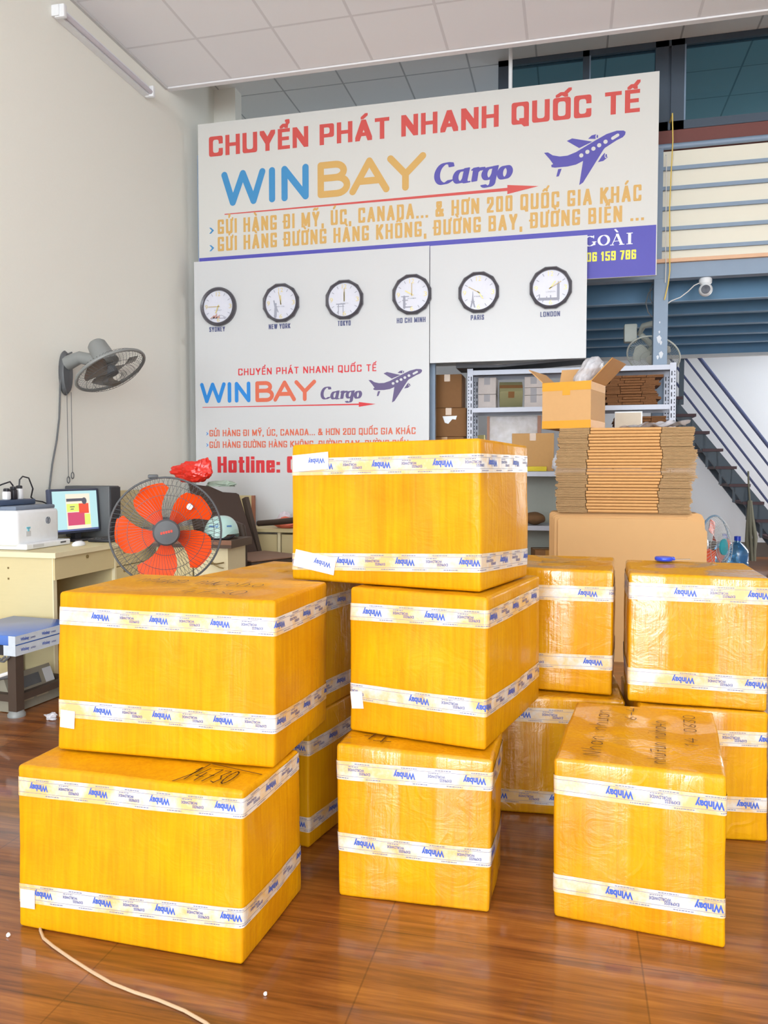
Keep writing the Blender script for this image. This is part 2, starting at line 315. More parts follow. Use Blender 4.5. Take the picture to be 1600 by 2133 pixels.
def sign_text(mb, body, x0, x1, zb, cap, fn, mi=0, stem=.2, beam=.16, gap=.12):
    """heavy upright capitals drawn with a square pen, fitted between x0 and x1"""
    seq = []
    for ch in body:
        d = unicodedata.normalize('NFD', ch)
        base, marks = ('D', ['bar']) if ch == 'Đ' else (d[0], list(d[1:]))
        seq.append((base, marks))
    nat = sum(PEN[c][0] for c, _ in seq) + gap * (len(seq) - 1); k = (x1 - x0) / nat; x = x0
    px, pz = stem * cap, beam * cap
    def pen(pts, w_, thin=1.0):
        if thin == 1.0:      # round the short corner cuts of O, C, S ...
            r_ = [pts[0]]
            for p_, q_ in zip(pts[:-1], pts[1:]):
                dx, dz = abs(p_[0] - q_[0]), abs(p_[1] - q_[1])
                if .01 < dx <= .3 and .01 < dz <= .2:
                    c1, c2 = (p_[0], q_[1]), (q_[0], p_[1]); c_ = max((c1, c2), key=lambda v: (v[0] - .5) ** 2)
                    r_ += [((1 - f) ** 2 * p_[0] + 2 * f * (1 - f) * c_[0] + f * f * q_[0], (1 - f) ** 2 * p_[1] + 2 * f * (1 - f) * c_[1] + f * f * q_[1]) for f in (.25, .5, .75)]
                r_.append(q_)
            pts = r_
        q = [(x + px / 2 + a * (w_ - px), zb + pz / 2 + c * (cap - pz)) for a, c in pts]
        for (xa, za), (xb, zc) in zip(q[:-1], q[1:]):
            c4 = [(xx + sx * px / 2 * thin, zz + sz * pz / 2 * thin) for xx, zz in ((xa, za), (xb, zc)) for sx in (-1, 1) for sz in (-1, 1)]
            mb.poly(lift([fn(*p) for p in hull(c4)]), mi)
    for c, marks in seq:
        w_ = PEN[c][0] * k
        for s in PEN[c][1]: pen(s, w_)
        circ = '\u0302' in marks
        for m_ in marks:
            if m_ == 'bar': pen([(-.3, .5), (.45, .5)], w_, .8); continue
            for s in MARK[m_]:
                if circ and m_ != '\u0302': s = [(a + .42, b_ + .13) for a, b_ in s]
                pen(s, w_, .62)
        x += w_ + gap * k
def hull(q):
    q = sorted(set(q)); lo = []; up = []
    def turn(h, p): return len(h) > 1 and (h[-1][0] - h[-2][0]) * (p[1] - h[-2][1]) - (h[-1][1] - h[-2][1]) * (p[0] - h[-2][0]) <= 1e-12
    for p in q:
        while turn(lo, p): lo.pop()
        lo.append(p)
    for p in q[::-1]:
        while turn(up, p): up.pop()
        up.append(p)
    return lo[:-1] + up[:-1]
def stroke(mb, pts, wd, fn, mi=0, cap=10):
    """round-ended pen stroke through pts in sheet coordinates"""
    for (x0, z0), (x1, z1) in zip(pts[:-1], pts[1:]):
        L = math.hypot(x1 - x0, z1 - z0)
        if L < 1e-6: continue
        a = math.atan2(z1 - z0, x1 - x0); out = []
        for k in range(cap + 1): t = a - PI / 2 + PI * k / cap; out.append((x1 + math.cos(t) * wd / 2, z1 + math.sin(t) * wd / 2))
        for k in range(cap + 1): t = a + PI / 2 + PI * k / cap; out.append((x0 + math.cos(t) * wd / 2, z0 + math.sin(t) * wd / 2))
        mb.poly(lift([fn(*p) for p in out]), mi)
def bez(p0, p1, p2, p3, n=8):
    return [tuple((1 - t) ** 3 * a + 3 * (1 - t) ** 2 * t * b + 3 * (1 - t) * t * t * c + t ** 3 * d for a, b, c, d in zip(p0, p1, p2, p3)) for t in [i / n for i in range(n + 1)]]
def arc(cx, cz, rx, rz, a0, a1, n=14):
    return [(cx + rx * math.cos(math.radians(a0 + (a1 - a0) * i / n)), cz + rz * math.sin(math.radians(a0 + (a1 - a0) * i / n))) for i in range(n + 1)]
def nib(mb, pts, nx, nz, thin, fn, mi=0):
    """broad-pen stroke: nib vector (nx, nz) swept along pts, never thinner than thin"""
    for (x0, z0), (x1, z1) in zip(pts[:-1], pts[1:]):
        q = []
        for (x, z) in ((x0, z0), (x1, z1)):
            for s in (-1, 1):
                for k in range(6): q.append((x + s * nx / 2 + thin / 2 * math.cos(k * PI / 3), z + s * nz / 2 + thin / 2 * math.sin(k * PI / 3)))
        mb.poly(lift([fn(*p) for p in hull(q)]), mi)

def brand_letters(mb, x0, x1, zb, cap, fn, mi_a, mi_b):
    """the rounded WINBAY word: WIN in the first colour, BAY in the second"""
    W = (x1 - x0); u = lambda p: x0 + p * W; wd = .190 * cap
    z = lambda p: zb + wd / 2 + p * (cap - wd)
    def st(pts, mi): stroke(mb, [(u(a), z(b)) for a, b in pts], wd, fn, mi)
    st([(.012, 1), (.055, 0), (.108, 1), (.162, 0), (.208, 1)], mi_a)
    st([(.257, 1), (.257, 0)], mi_a)
    st([(.320, 0), (.320, 1), (.425, 0), (.425, 1)], mi_a)
    st([(.50, 0), (.50, 1), (.56, 1)], mi_b)
    bow1 = [(a, b) for a, b in arc(.572, .775, .040, .225, 90, -90, 10)]; bow2 = [(a, b) for a, b in arc(.580, .275, .048, .275, 90, -90, 10)]
    st([(.50, 1)] + bow1 + [(.50, .55)], mi_b); st([(.50, .55)] + bow2 + [(.50, 0)], mi_b)
    st([(.655, 0), (.735, 1), (.815, 0)], mi_b); st([(.685, .33), (.787, .33)], mi_b)
    st([(.835, 1), (.905, .44), (.985, 1)], mi_b); st([(.905, .44), (.905, 0)], mi_b)
def cargo_letters(mb, x0, x1, zb, cap, fn, mi):
    """the slanted broad-pen word Cargo"""
    W = x1 - x0; sl = .16
    def st(pts, nx=.060, thin=.018):
        nib(mb, [(x0 + a * W + sl * cap * (b - .4), zb + b * cap) for a, b in pts], nx * W, .02 * cap, thin * W, fn, mi)
    xh = .62
    st([(.215, .80), (.20, .93)] + arc(.145, .5, .105, .46, 75, 300, 20) + [(.225, .17)])
    st(arc(.355, .31, .065, .28, 60, 345, 18)); st([(.425, xh), (.415, .12)] + arc(.445, .12, .03, .10, 180, 300, 6))
    st([(.405, .56), (.425, .64)])
    st([(.52, .55), (.545, .62), (.545, .05)]); st([(.545, .42), (.59, .60), (.625, .60), (.63, .52)])
    st(arc(.725, .33, .062, .26, 60, 350, 18)); st([(.795, xh), (.785, .0)] + arc(.725, -.10, .06, .16, 0, -150, 10))
    st(arc(.925, .31, .062, .27, 0, 360, 22))
def plane_logo(mb, fn, mi, hole):
    P = [(-0.234, 3.704), (-0.204, 3.704), (-0.167, 3.678), (-0.113, 3.664), (-0.054, 3.665), (0.011, 3.686), (0.146, 3.756), (0.239, 3.801), (0.314, 3.819), (0.365, 3.815), (0.38, 3.804), (0.377, 3.784), (0.36, 3.765), (0.314, 3.746), (0.228, 3.697), (0.217, 3.684), (0.067, 3.447), (0.038, 3.43), (0.065, 3.613), (0.012, 3.59), (-0.053, 3.581), (-0.149, 3.581), (-0.175, 3.587), (-0.178, 3.604), (-0.163, 3.61), (-0.191, 3.651)]
    for q in ([P[0], P[1], P[2], P[25]], [P[2], P[24], P[25]], [P[2], P[3], P[4], P[20], P[21], P[22], P[23], P[24]], [P[4], P[5], P[18], P[19], P[20]], [P[5], P[6], P[7], P[14], P[15], P[18]], [P[7], P[8], P[9], P[10], P[11], P[12], P[13], P[14]], [P[15], P[16], P[17], P[18]],
              [(-0.06, 3.778), (-0.02, 3.794), (0.134, 3.754), (0.035, 3.714)], [(-0.124, 3.568), (-0.097, 3.568), (-0.118, 3.512), (-0.138, 3.51)],
              [(0.101, 3.779), (0.128, 3.802), (0.163, 3.808), (0.172, 3.79), (0.155, 3.773)], [(0.177, 3.593), (0.206, 3.638), (0.226, 3.659), (0.25, 3.624), (0.218, 3.599)]):
        mb.poly([fn(*p) for p in q], mi)
    for cx, cz in ((0.051, 3.656), (0.097, 3.679), (0.142, 3.699), (0.185, 3.721), (0.232, 3.743)):
        mb.poly([fn(a, b, 1) for a, b in arc(cx, cz, .016, .016, 0, 337, 15)], hole)
    stroke(mb, [(.285, 3.764), (.322, 3.784)], .024, lambda x, z: fn(x, z, 1), hole)
    for cx, cz in ((.166, 3.789), (.236, 3.637)): mb.poly([fn(a, b, 1) for a, b in arc(cx, cz, .010, .019, 0, 337, 12)], hole)
    for cx, cz in ((.170, 3.789), (.238, 3.636)): mb.poly([fn(a, b, 2) for a, b in arc(cx, cz, .006, .013, 0, 337, 12)], mi)

# ------------------------------------------------------------------ common materials
M_wall = mat('painted_wall', rgb(240, 239, 230), .85, bump=.05, bscale=60, vary=.012)
M_wallb = mat('back_wall_paint', rgb(226, 226, 228), .85, bump=.05, bscale=60, vary=.02)
M_white = mat('white_plastic', rgb(236, 238, 240), .35, coat=.2)
M_board = mat('white_board_sheet', rgb(208, 209, 210), .35, coat=.15, coat_rough=.25, vary=.01)
M_sign = mat('white_sign_sheet', rgb(214, 213, 208), .45, vary=.01)
M_steel = mat('blue_grey_paint', rgb(137, 156, 178), .45, vary=.05, bscale=8)
M_steeld = mat('deep_blue_decking', rgb(96, 140, 174), .5, vary=.08, bscale=6)
M_alu = mat('dark_window_frame', rgb(76, 88, 102), .5)
M_kraft = mat('kraft_card', rgb(206, 160, 102), .75, bump=.1, bscale=30, vary=.04)
M_kraftd = mat('brown_card', rgb(140, 98, 58), .8, bump=.1, bscale=30, vary=.06)
M_fold = mat('folded_card_edge', rgb(216, 164, 104), .7, vary=.05)
M_raw = mat('raw_corrugated_edge', rgb(196, 158, 112), .9, bump=.6, bscale=140, vary=.28, stretch=(.2, 1, 3))
M_beige = mat('beige_laminate', rgb(216, 200, 152), .45, vary=.03, bscale=12, stretch=(1, 1, 6))
M_beige2 = mat('beige_edge_band', rgb(236, 224, 184), .45)
M_black = mat('black_plastic', rgb(42, 42, 48), .4)
M_dark = mat('dark_brown_frame', rgb(70, 56, 46), .55)
M_darkfab = mat('dark_brown_fabric', rgb(74, 58, 50), .85, bump=.2, bscale=200)
M_grey = mat('grey_fan_plastic', rgb(132, 134, 132), .4)
M_greyd = mat('dark_grey_plastic', rgb(84, 86, 88), .45)
M_chrome = mat('bright_metal', rgb(214, 216, 220), .22, metal=.9)
M_zinc = mat('galvanised_angle', rgb(176, 179, 190), .45, metal=.25)
M_hole = mat('dark_slot', rgb(58, 58, 66), .8)
M_orange = mat('orange_fan_blade', rgb(255, 80, 10), .5, spec=.3)
M_mint = mat('mint_helmet_shell', rgb(186, 222, 216), .3, coat=.4)
M_blue = mat('cobalt_plastic', rgb(40, 72, 205), .3, coat=.3)
M_film = mat('blue_stretch_film', rgb(78, 118, 196), .35, bump=.25, bscale=14, coat=.4)
M_red = mat('red_plastic_bag', rgb(232, 44, 30), .35, bump=.5, bscale=18, coat=.4)
M_ink = mat('marker_ink', rgb(70, 36, 14), .5)
M_txt_blue = mat('print_blue', rgb(58, 92, 182), .5)
M_txt_grey = mat('print_grey_blue', rgb(84, 92, 150), .5)
M_line = mat('print_line', rgb(120, 118, 150), .5)
S_red = mat('sign_red', rgb(210, 82, 76), .5, vary=.02); S_blue = mat('sign_blue', rgb(66, 144, 198), .5, vary=.02)
S_sand = mat('sign_sand', rgb(214, 170, 96), .5, vary=.02); S_violet = mat('sign_violet', rgb(88, 82, 170), .5, vary=.02)
S_band = mat('sign_band_violet', rgb(84, 80, 178), .5, vary=.02); S_yel = mat('sign_yellow', rgb(244, 240, 84), .5)
B_red = mat('board_red', rgb(216, 44, 52), .5, vary=.02); B_blue = mat('board_blue', rgb(34, 134, 214), .5, vary=.02)
B_org = mat('board_orange', rgb(220, 106, 76), .5, vary=.02); B_violet = mat('board_violet', rgb(96, 82, 128), .5, vary=.02)
B_navy = mat('board_navy', rgb(80, 86, 128), .5)
M_gold = mat('gold_numeral', rgb(222, 204, 140), .35, metal=.3)
M_dial = mat('clock_dial', rgb(218, 219, 230), .3, coat=.6, coat_rough=.04)
M_clkf = mat('clock_frame', rgb(78, 76, 84), .35, coat=.3)
M_sketch = mat('dial_sketch_grey', rgb(158, 160, 174), .6)
M_rope = mat('yellow_rope', rgb(238, 206, 110), .7)
M_cordw = mat('white_cord', rgb(232, 228, 222), .5)
M_cable = mat('beige_cable', rgb(188, 160, 128), .5)
M_cordk = mat('grey_cord', rgb(96, 98, 100), .5)

def clear_film(name, col, k):
    m = bpy.data.materials.new(name); m.use_nodes = True
    nt = m.node_tree; N = nt.nodes; L = nt.links; p = N['Principled BSDF']; out = N['Material Output']
    p.inputs['Base Color'].default_value = col; p.inputs['Roughness'].default_value = .25
    tr = N.new('ShaderNodeBsdfTransparent'); mx = N.new('ShaderNodeMixShader')
    n = N.new('ShaderNodeTexNoise'); n.inputs['Scale'].default_value = 14; n.inputs['Detail'].default_value = 4
    tc = N.new('ShaderNodeTexCoord'); L.new(tc.outputs['Object'], n.inputs['Vector'])
    mr = N.new('ShaderNodeMapRange'); mr.inputs[1].default_value = .3; mr.inputs[2].default_value = .7; mr.inputs[3].default_value = k - .2; mr.inputs[4].default_value = min(1, k + .2)
    L.new(n.outputs[0], mr.inputs[0]); L.new(mr.outputs[0], mx.inputs[0]); L.new(tr.outputs[0], mx.inputs[1]); L.new(p.outputs[0], mx.inputs[2]); L.new(mx.outputs[0], out.inputs[0])
    b = N.new('ShaderNodeBump'); b.inputs['Strength'].default_value = .4; L.new(n.outputs[0], b.inputs['Height']); L.new(b.outputs[0], p.inputs['Normal'])
    return m
M_bag = clear_film('clear_plastic_bag', rgb(228, 228, 234), .62)
M_bag2 = clear_film('dusty_plastic_bag', rgb(150, 150, 136), .7)
def glass_material():
    m = bpy.data.materials.new('tinted_window_glass'); m.use_nodes = True
    nt = m.node_tree; N = nt.nodes; L = nt.links; out = N['Material Output']
    N.remove(N['Principled BSDF'])
    tr = N.new('ShaderNodeBsdfTransparent'); tr.inputs[0].default_value = (.42, .58, .62, 1)
    gl = N.new('ShaderNodeBsdfGlossy'); gl.inputs['Roughness'].default_value = .03; gl.inputs[0].default_value = (.9, .95, 1, 1)
    fr = N.new('ShaderNodeFresnel'); fr.inputs[0].default_value = 1.5; mx = N.new('ShaderNodeMixShader')
    L.new(fr.outputs[0], mx.inputs[0]); L.new(tr.outputs[0], mx.inputs[1]); L.new(gl.outputs[0], mx.inputs[2]); L.new(mx.outputs[0], out.inputs[0])
    return m
M_glass = glass_material()
M_bottle = mat('blue_bottle_plastic', rgb(110, 178, 226), .08, trans=.75, coat=.5)

# ------------------------------------------------------------------ the room
XL, XR, YF, YB = -3.33, 5.2, -6.5, 11.6
ZC, YE, ZM = 4.40, 5.97, 4.80
b = MB(); b.span((XL - .2, YF - 4, -.1), (XR + .2, YB + .2, 0)); struct('floor', b, floor_material())
b = MB(); b.span((XL - .15, YF, 0), (XL, YB + .2, 5.2)); struct('wall_left', b, M_wall)
b = MB(); b.span((XR, YF, 0), (XR + .15, YB + .2, 5.2)); struct('wall_right', b, M_wall)
b = MB(); b.span((XL, YB, 0), (XR, YB + .15, 5.2)); struct('wall_back', b, M_wallb)
b = MB(); b.span((XL, YB - .02, 0), (XR, YB - .001, .2)); struct('baseboard_back', b, mat('dark_skirting', rgb(98, 88, 80), .6))
b = MB(); b.span((XL, YF - .15, 4.25), (XR, YF, 5.2)); b.span((4.6, YF - .15, 0), (XR, YF, 4.25)); b.span((.05, YF - .15, 0), (1.2, YF, 4.25)); struct('wall_front', b, M_wall)
b = MB(); b.span((XL, YF, ZC), (XR, YE - .02, ZC + .08)); struct('ceiling', b, tile_material('ceiling_tile', rgb(250, 250, 252), rgb(228, 227, 229), XL, YE - .02, .596, .604, .011))
b = MB(); b.span((XL, YE - .02, ZC - .012), (XR, YE + .03, 5.2)); struct('trim_1', b, mat('white_fascia', rgb(232, 231, 232), .6))
b = MB(); b.span((XL, YF, ZC - .02), (XL + .022, YE - .02, ZC - .001)); struct('trim_2', b, mat('ceiling_edge_angle', rgb(205, 203, 202), .6))
b = MB(); b.span((XL, YE + .03, ZM), (XR, YB, ZM + .08)); struct('ceiling_mezzanine', b, tile_material('ceiling_tile_rear', rgb(248, 246, 242), rgb(190, 188, 186), -2.69, 7.02, .59, .55, .008))
# painted post in the far left corner, above the sign
b = MB(); b.span((XL, 6.85, 2.95), (XL + .22, 6.99, ZM)); struct('trim_3', b, M_wall)
# mezzanine floor: front beam, post, ribbed steel decking seen from below
YM = 6.86
b = MB(); b.span((XL, YM, 2.80), (XR, YM + .10, 2.925)); struct('trim_4', b, M_steel)
b = MB(); b.span((XL, YM - .035, 2.925), (XR, YM + .10, 2.955)); struct('trim_5', b, mat('floor_board_edge', rgb(232, 186, 150), .6))
b = MB(); b.span((.66, YM + .003, 0), (.772, YM + .12, 2.80)); 
for (zc_, dx, r) in ((2.30, -.012, .022), (2.27, .004, .012), (2.17, .006, .02), (2.15, -.02, .012), (2.36, -.01, .008), (2.44, -.008, .006), (2.05, .0, .008)):
    b.prism([(.716 + dx + r * math.cos(t) * (1 if t < 3 else .6), YM + .0022, zc_ + 1.6 * r * math.sin(t)) for t in (0.3, 1.4, 2.6, 3.6, 4.6, 5.5)], (0, .003, 0), 1)
struct('trim_6', b, [M_steel, mat('scraped_paint', rgb(226, 230, 236), .7)])
YD = 10.3
b = MB(); b.span((XL, YM + .10, 2.90), (XR, YD, 2.955)); deck = struct('ceiling_deck', b, M_steeld)
for i in range(5):
    y = 7.30 + i * .61
    b = MB(); b.span((XL, y, 2.705), (XR, y + .012, 2.90)); b.span((XL, y, 2.695), (XR, y + .07, 2.705)); b.span((XL, y - .003, 2.694), (XR, y, 2.701), 1)
    struct('joist', b, [M_steeld, M_steel], deck)
b = MB(); b.span((XL, YD - .02, 2.64), (XR, YD, 2.90)); b.span((XL, YD - .06, 2.60), (XR, YD, 2.64), 1); struct('trim_7', b, [M_steeld, mat('pale_flange', rgb(214, 214, 212), .6)])
# window partition on the mezzanine
YG = 7.0
b = MB(); b.span((-.66, YG - .02, 2.955), (XR, YG + .06, 4.06)); struct('wall_mezzanine', b, mat('red_brown_sill_wall', rgb(124, 72, 66), .6))
fr = MB()
fr.span((.655, YG - .03, 4.06), (.76, YG + .05, ZM)); fr.span((.78, YG - .03, 4.06), (.885, YG + .05, ZM)); fr.span((-.66, YG - .03, 4.06), (-.565, YG + .05, ZM))
fr.span((.062, YG - .03, 4.06), (.116, YG + .05, ZM)); fr.span((-.66, YG - .03, 4.06), (XR, YG + .05, 4.13)); fr.span((-.66, YG - .03, ZM - .05), (XR, YG + .05, ZM - .001))
fr.span((2.4, YG - .03, 4.06), (2.5, YG + .05, ZM))
fr.span((.76, YG - .01, 4.06), (.78, YG + .03, ZM)); 
wf = struct('window_1', fr, M_alu)
for a, c in ((-.565, .062), (.116, .655), (.885, 2.4), (2.5, XR)):
    g = MB(); g.span((a, YG, 4.13), (c, YG + .008, ZM - .05)); o = g.build('pane', M_glass, wf); 
    g = MB(); g.span((a, YG - .034, 4.13), (a + .012, YG - .03, ZM - .05)); g.build('bead', M_steel, wf)

# ------------------------------------------------------------------ railing along the mezzanine
t = Thing('mezzanine_railing', (2.0, YM, 2.955), 'blue-grey steel railing with cream infill sheet right of the big sign', 'railing')
for x0 in (-.9, .672, 2.6, 4.3):
    b = MB(); b.span((x0, YM - .03, 2.956), (x0 + .042, YM + .01, 3.86)); t.part('post', b, M_steel)
b = MB(); b.tube([(-.9, YM - .01, 3.875), (XR - .05, YM - .01, 3.875)], .024, 10); t.part('top_rail', b, M_steel, smooth=True)
for z in (3.696, 3.535, 3.37, 3.205, 3.04):
    b = MB(); b.span((-.9, YM - .02, z - .015), (XR - .05, YM, z + .015)); t.part('bar', b, M_steel)
b = MB(); b.span((-.9, YM + .012, 2.956), (XR - .05, YM + .03, 3.845)); t.part('infill_sheet', b, mat('cream_sheet', rgb(238, 232, 214), .6, vary=.02, bscale=4))

# ------------------------------------------------------------------ staircase at the back right
t = Thing('staircase', (2.2, 10.9, 0), 'steep open steel staircase with brown treads along the back wall', 'staircase')
M_tread = mat('red_brown_tread', rgb(88, 62, 66), .6); M_stair = mat('slate_steel', rgb(74, 88, 100), .5); M_rail = mat('violet_blue_rail', rgb(92, 100, 138), .45)
x0, z0, run, rise = 1.537, 1.929, .165, .225
for i in range(-2, 9):
    xx = x0 + run * i; zz = z0 - rise * i
    b = MB(); b.span((xx - .235, 10.56, zz - .037), (xx + .015, 11.2, zz)); tr = t.part('tread', b, M_tread)
    for dx in (-.17, -.045):
        b = MB(); b.span((xx + dx - .014, 10.60, zz - .235), (xx + dx + .014, 10.64, zz - .035)); b.build('bracket', M_stair, tr, t.loc)
for y in (10.60, 11.14):
    b = MB(); b.prism([(1.0, y, 2.30), (1.12, y, 2.36), (2.98, y, 0.0), (2.72, y, 0.0)], (0, .05, 0)); t.part('stringer', b, M_stair)
for k, (dz, r) in enumerate(((.86, .024), (.63, .015), (.38, .015), (.17, .015))):
    b = MB(); b.tube([(1.0, 10.60, 2.58 + dz), (2.72, 10.60, .235 + dz)], r, 8); t.part('handrail' if k == 0 else 'rail_bar', b, M_rail, smooth=True)
b = MB(); b.span((1.345, 10.585, 2.05), (1.40, 10.63, 3.05)); t.part('newel_post', b, M_stair)
b = MB(); b.span((2.70, 10.585, 0), (2.75, 10.63, 1.15)); t.part('newel_post', b, M_stair)

# ------------------------------------------------------------------ the big sign
def flat(Y):
    return lambda x, z, k=0: (x, Y - .0012 * (k + 1), z)
t = Thing('shop_sign', (-1.3, 6.3, 2.70), 'large white courier sign with red headline and violet aeroplane over the clock boards', 'sign')
F = flat(6.3)
b = MB(); b.span((-3.217, 6.3, 2.70), (.621, 6.325, 4.233)); t.part('sign_panel', b, M_sign)
b = MB(); sign_text(b, 'CHUYỂN PHÁT NHANH QUỐC TẾ', -3.112, .482, 3.944, .172, F, 0, .225, .175, .11); t.part('headline_lettering', b, S_red, recalc=False)
b = MB(); brand_letters(b, -2.99, -1.18, 3.505, .298, F, 0, 1); t.part('brand_lettering', b, [S_blue, S_sand], recalc=False)
b = MB(); cargo_letters(b, -1.115, -.49, 3.525, .178, F, 0); t.part('script_lettering', b, S_violet, recalc=False)
b = MB(); b.poly([F(-2.97, 3.434), F(-.519, 3.432), F(-.519, 3.457), F(-2.97, 3.442)]); b.poly([F(-.519, 3.407), F(-.274, 3.449), F(-.519, 3.479)]); t.part('red_arrow', b, S_red, recalc=False)
b = MB(); plane_logo(b, F, 0, 1); t.part('aeroplane_logo', b, [S_violet, M_sign], recalc=False)
b = MB(); sign_text(b, 'GỬI HÀNG ĐI MỸ, ÚC, CANADA... & HƠN 200 QUỐC GIA KHÁC', -3.036, .503, 3.272, .124, F, 0, .17, .145, .19)
sign_text(b, 'GỬI HÀNG ĐƯỜNG HÀNG KHÔNG, ĐƯỜNG BAY, ĐƯỜNG BIỂN ...', -3.037, .523, 3.123, .124, F, 0, .17, .145, .19); t.part('services_lettering', b, S_sand, recalc=False)
b = MB()
for z in (3.307, 3.155): b.poly([F(-3.117, z + .026), F(-3.100, z + .026), F(-3.071, z), F(-3.100, z - .026), F(-3.117, z - .026), F(-3.092, z)])
t.part('chevron_marks', b, S_blue, recalc=False)
b = MB(); b.poly([F(-3.215, 2.702), F(.614, 2.702), F(.614, 3.082), F(-3.215, 3.075)]); t.part('violet_band', b, S_band, recalc=False)
F2 = lambda x, z, k=0: (x, 6.3 - .0026, z)
b = MB()
def serif(pts, th=.016): nib(b, pts, th, .001, .0045, F2, 0)
zb, ch = 2.950, .082
def sr(x, z, wd): b.poly([F2(x - wd / 2, z - .003), F2(x + wd / 2, z - .003), F2(x + wd / 2, z + .003), F2(x - wd / 2, z + .003)])
serif([(.005, zb), (.005, zb + ch)]); serif([(.005, zb + ch), (.055, zb)], .010); serif([(.055, zb), (.055, zb + ch)], .004)
serif(arc(.122, zb + ch / 2, .038, ch / 2 - .003, 50, 320, 22)); serif([(.156, zb + .030), (.156, zb + .010)], .014); sr(.156, zb + .034, .034); serif([(.152, zb + ch), (.152, zb + ch - .02)], .002)
serif(arc(.228, zb + ch / 2, .037, ch / 2 - .003, 0, 360, 26))
serif([(.290, zb), (.326, zb + ch)], .003); serif([(.328, zb + ch), (.362, zb)], .016); serif([(.304, zb + .028), (.348, zb + .028)], .002); sr(.290, zb, .03); sr(.362, zb, .04); serif([(.312, zb + ch + .036), (.330, zb + ch + .014)], .010)
serif([(.420, zb), (.420, zb + ch)], .018); sr(.420, zb, .046); sr(.420, zb + ch, .046)
t.part('serif_lettering', b, M_white, recalc=False)
b = MB(); sign_text(b, '06 159 786', .098, .470, 2.832, .072, F2, 0, .19, .16, .12); t.part('phone_digits', b, S_yel, recalc=False)
for x in (-3.24, -1.15):
    b = MB(); b.span((x, 6.327, 0), (x + .045, 6.372, 3.98)); t.part('support_post', b, M_steel)
for x in (-.504,):
    b = MB(); b.cyl((x, 6.34, 3.9), (x, 6.34, ZM), .016, 8); t.part('hanging_rod', b, M_white)
b = MB(); b.span((-3.2, 6.327, 2.3), (.09, 6.36, 2.34)); b.span((-3.2, 6.327, 3.9), (.6, 6.36, 3.94)); b.span((-3.2, 6.327, 2.76), (.6, 6.36, 2.80)); t.part('cross_rail', b, M_steel)

# ------------------------------------------------------------------ the clock boards
t = Thing('display_board', (-2.17, 6.2, .60), 'tall white board with hotline number, logo and four clocks', 'board')
F = flat(6.2)
b = MB(); b.span((-3.216, 6.2, .50), (-1.132, 6.222, 3.016)); t.part('board_panel', b, M_board)
b = MB(); sign_text(b, 'CHUYỂN PHÁT NHANH QUỐC TẾ', -2.807, -1.575, 2.021, .058, F, 0, .17, .145, .19); t.part('headline_lettering', b, B_red, recalc=False)
b = MB(); brand_letters(b, -3.165, -2.10, 1.788, .178, F, 0, 1); t.part('brand_lettering', b, [B_blue, B_org], recalc=False)
b = MB(); cargo_letters(b, -2.062, -1.705, 1.797, .108, F, 0); t.part('script_lettering', b, B_violet, recalc=False)
b = MB(); b.poly([F(-3.149, 1.750), F(-1.726, 1.745), F(-1.726, 1.757), F(-3.149, 1.755)]); b.poly([F(-1.726, 1.730), F(-1.58, 1.750), F(-1.726, 1.770)]); t.part('red_arrow', b, B_red, recalc=False)
kx = .7365; FP = lambda x, z, k=0: F(-1.642 + (x + .234) * kx, 1.76 + (z - 3.43) * .690, k)
b = MB(); plane_logo(b, FP, 0, 1); t.part('aeroplane_logo', b, [B_violet, M_board], recalc=False)
b = MB(); sign_text(b, 'GỬI HÀNG ĐI MỸ, ÚC, CANADA... & HƠN 200 QUỐC GIA KHÁC', -3.084, -1.243, 1.498, .056, F, 0, .17, .15, .13)
sign_text(b, 'GỬI HÀNG ĐƯỜNG HÀNG KHÔNG, ĐƯỜNG BAY, ĐƯỜNG BIỂN ...', -3.085, -1.225, 1.397, .056, F, 0, .17, .15, .13); t.part('services_lettering', b, B_org, recalc=False)
b = MB()
for z in (1.522, 1.423): b.poly([F(-3.117, z + .013), F(-3.108, z + .013), F(-3.094, z), F(-3.108, z - .013), F(-3.117, z - .013), F(-3.104, z)])
t.part('chevron_marks', b, B_blue, recalc=False)
b = MB(); sign_text(b, 'Hotline: 0', -3.010, -2.285, 1.181, .140, F, 0, .24, .16, .11); t.part('hotline_lettering', b, B_red, recalc=False)
b = MB()
for s, a, c in (('SYDNEY', -3.076, -2.928), ('NEW YORK', -2.523, -2.327), ('TOKYO', -1.907, -1.795), ('HO CHI MINH', -1.402, -1.162)): sign_text(b, s, a, c, 2.405, .042, F, 0, .19, .15, .14)
t.part('city_lettering', b, B_navy, recalc=False)
t = Thing('clock_board', (-.51, 6.2, 2.07), 'smaller white board with the Paris and London clocks', 'board')
b = MB(); b.span((-1.126, 6.2, 2.072), (.103, 6.222, 3.012)); t.part('board_panel', b, M_board)
b = MB()
for s, a, c in (('PARIS', -.795, -.688), ('LONDON', -.248, -.097)): sign_text(b, s, a, c, 2.402, .040, F, 0, .19, .15, .14)
t.part('city_lettering', b, B_navy, recalc=False)

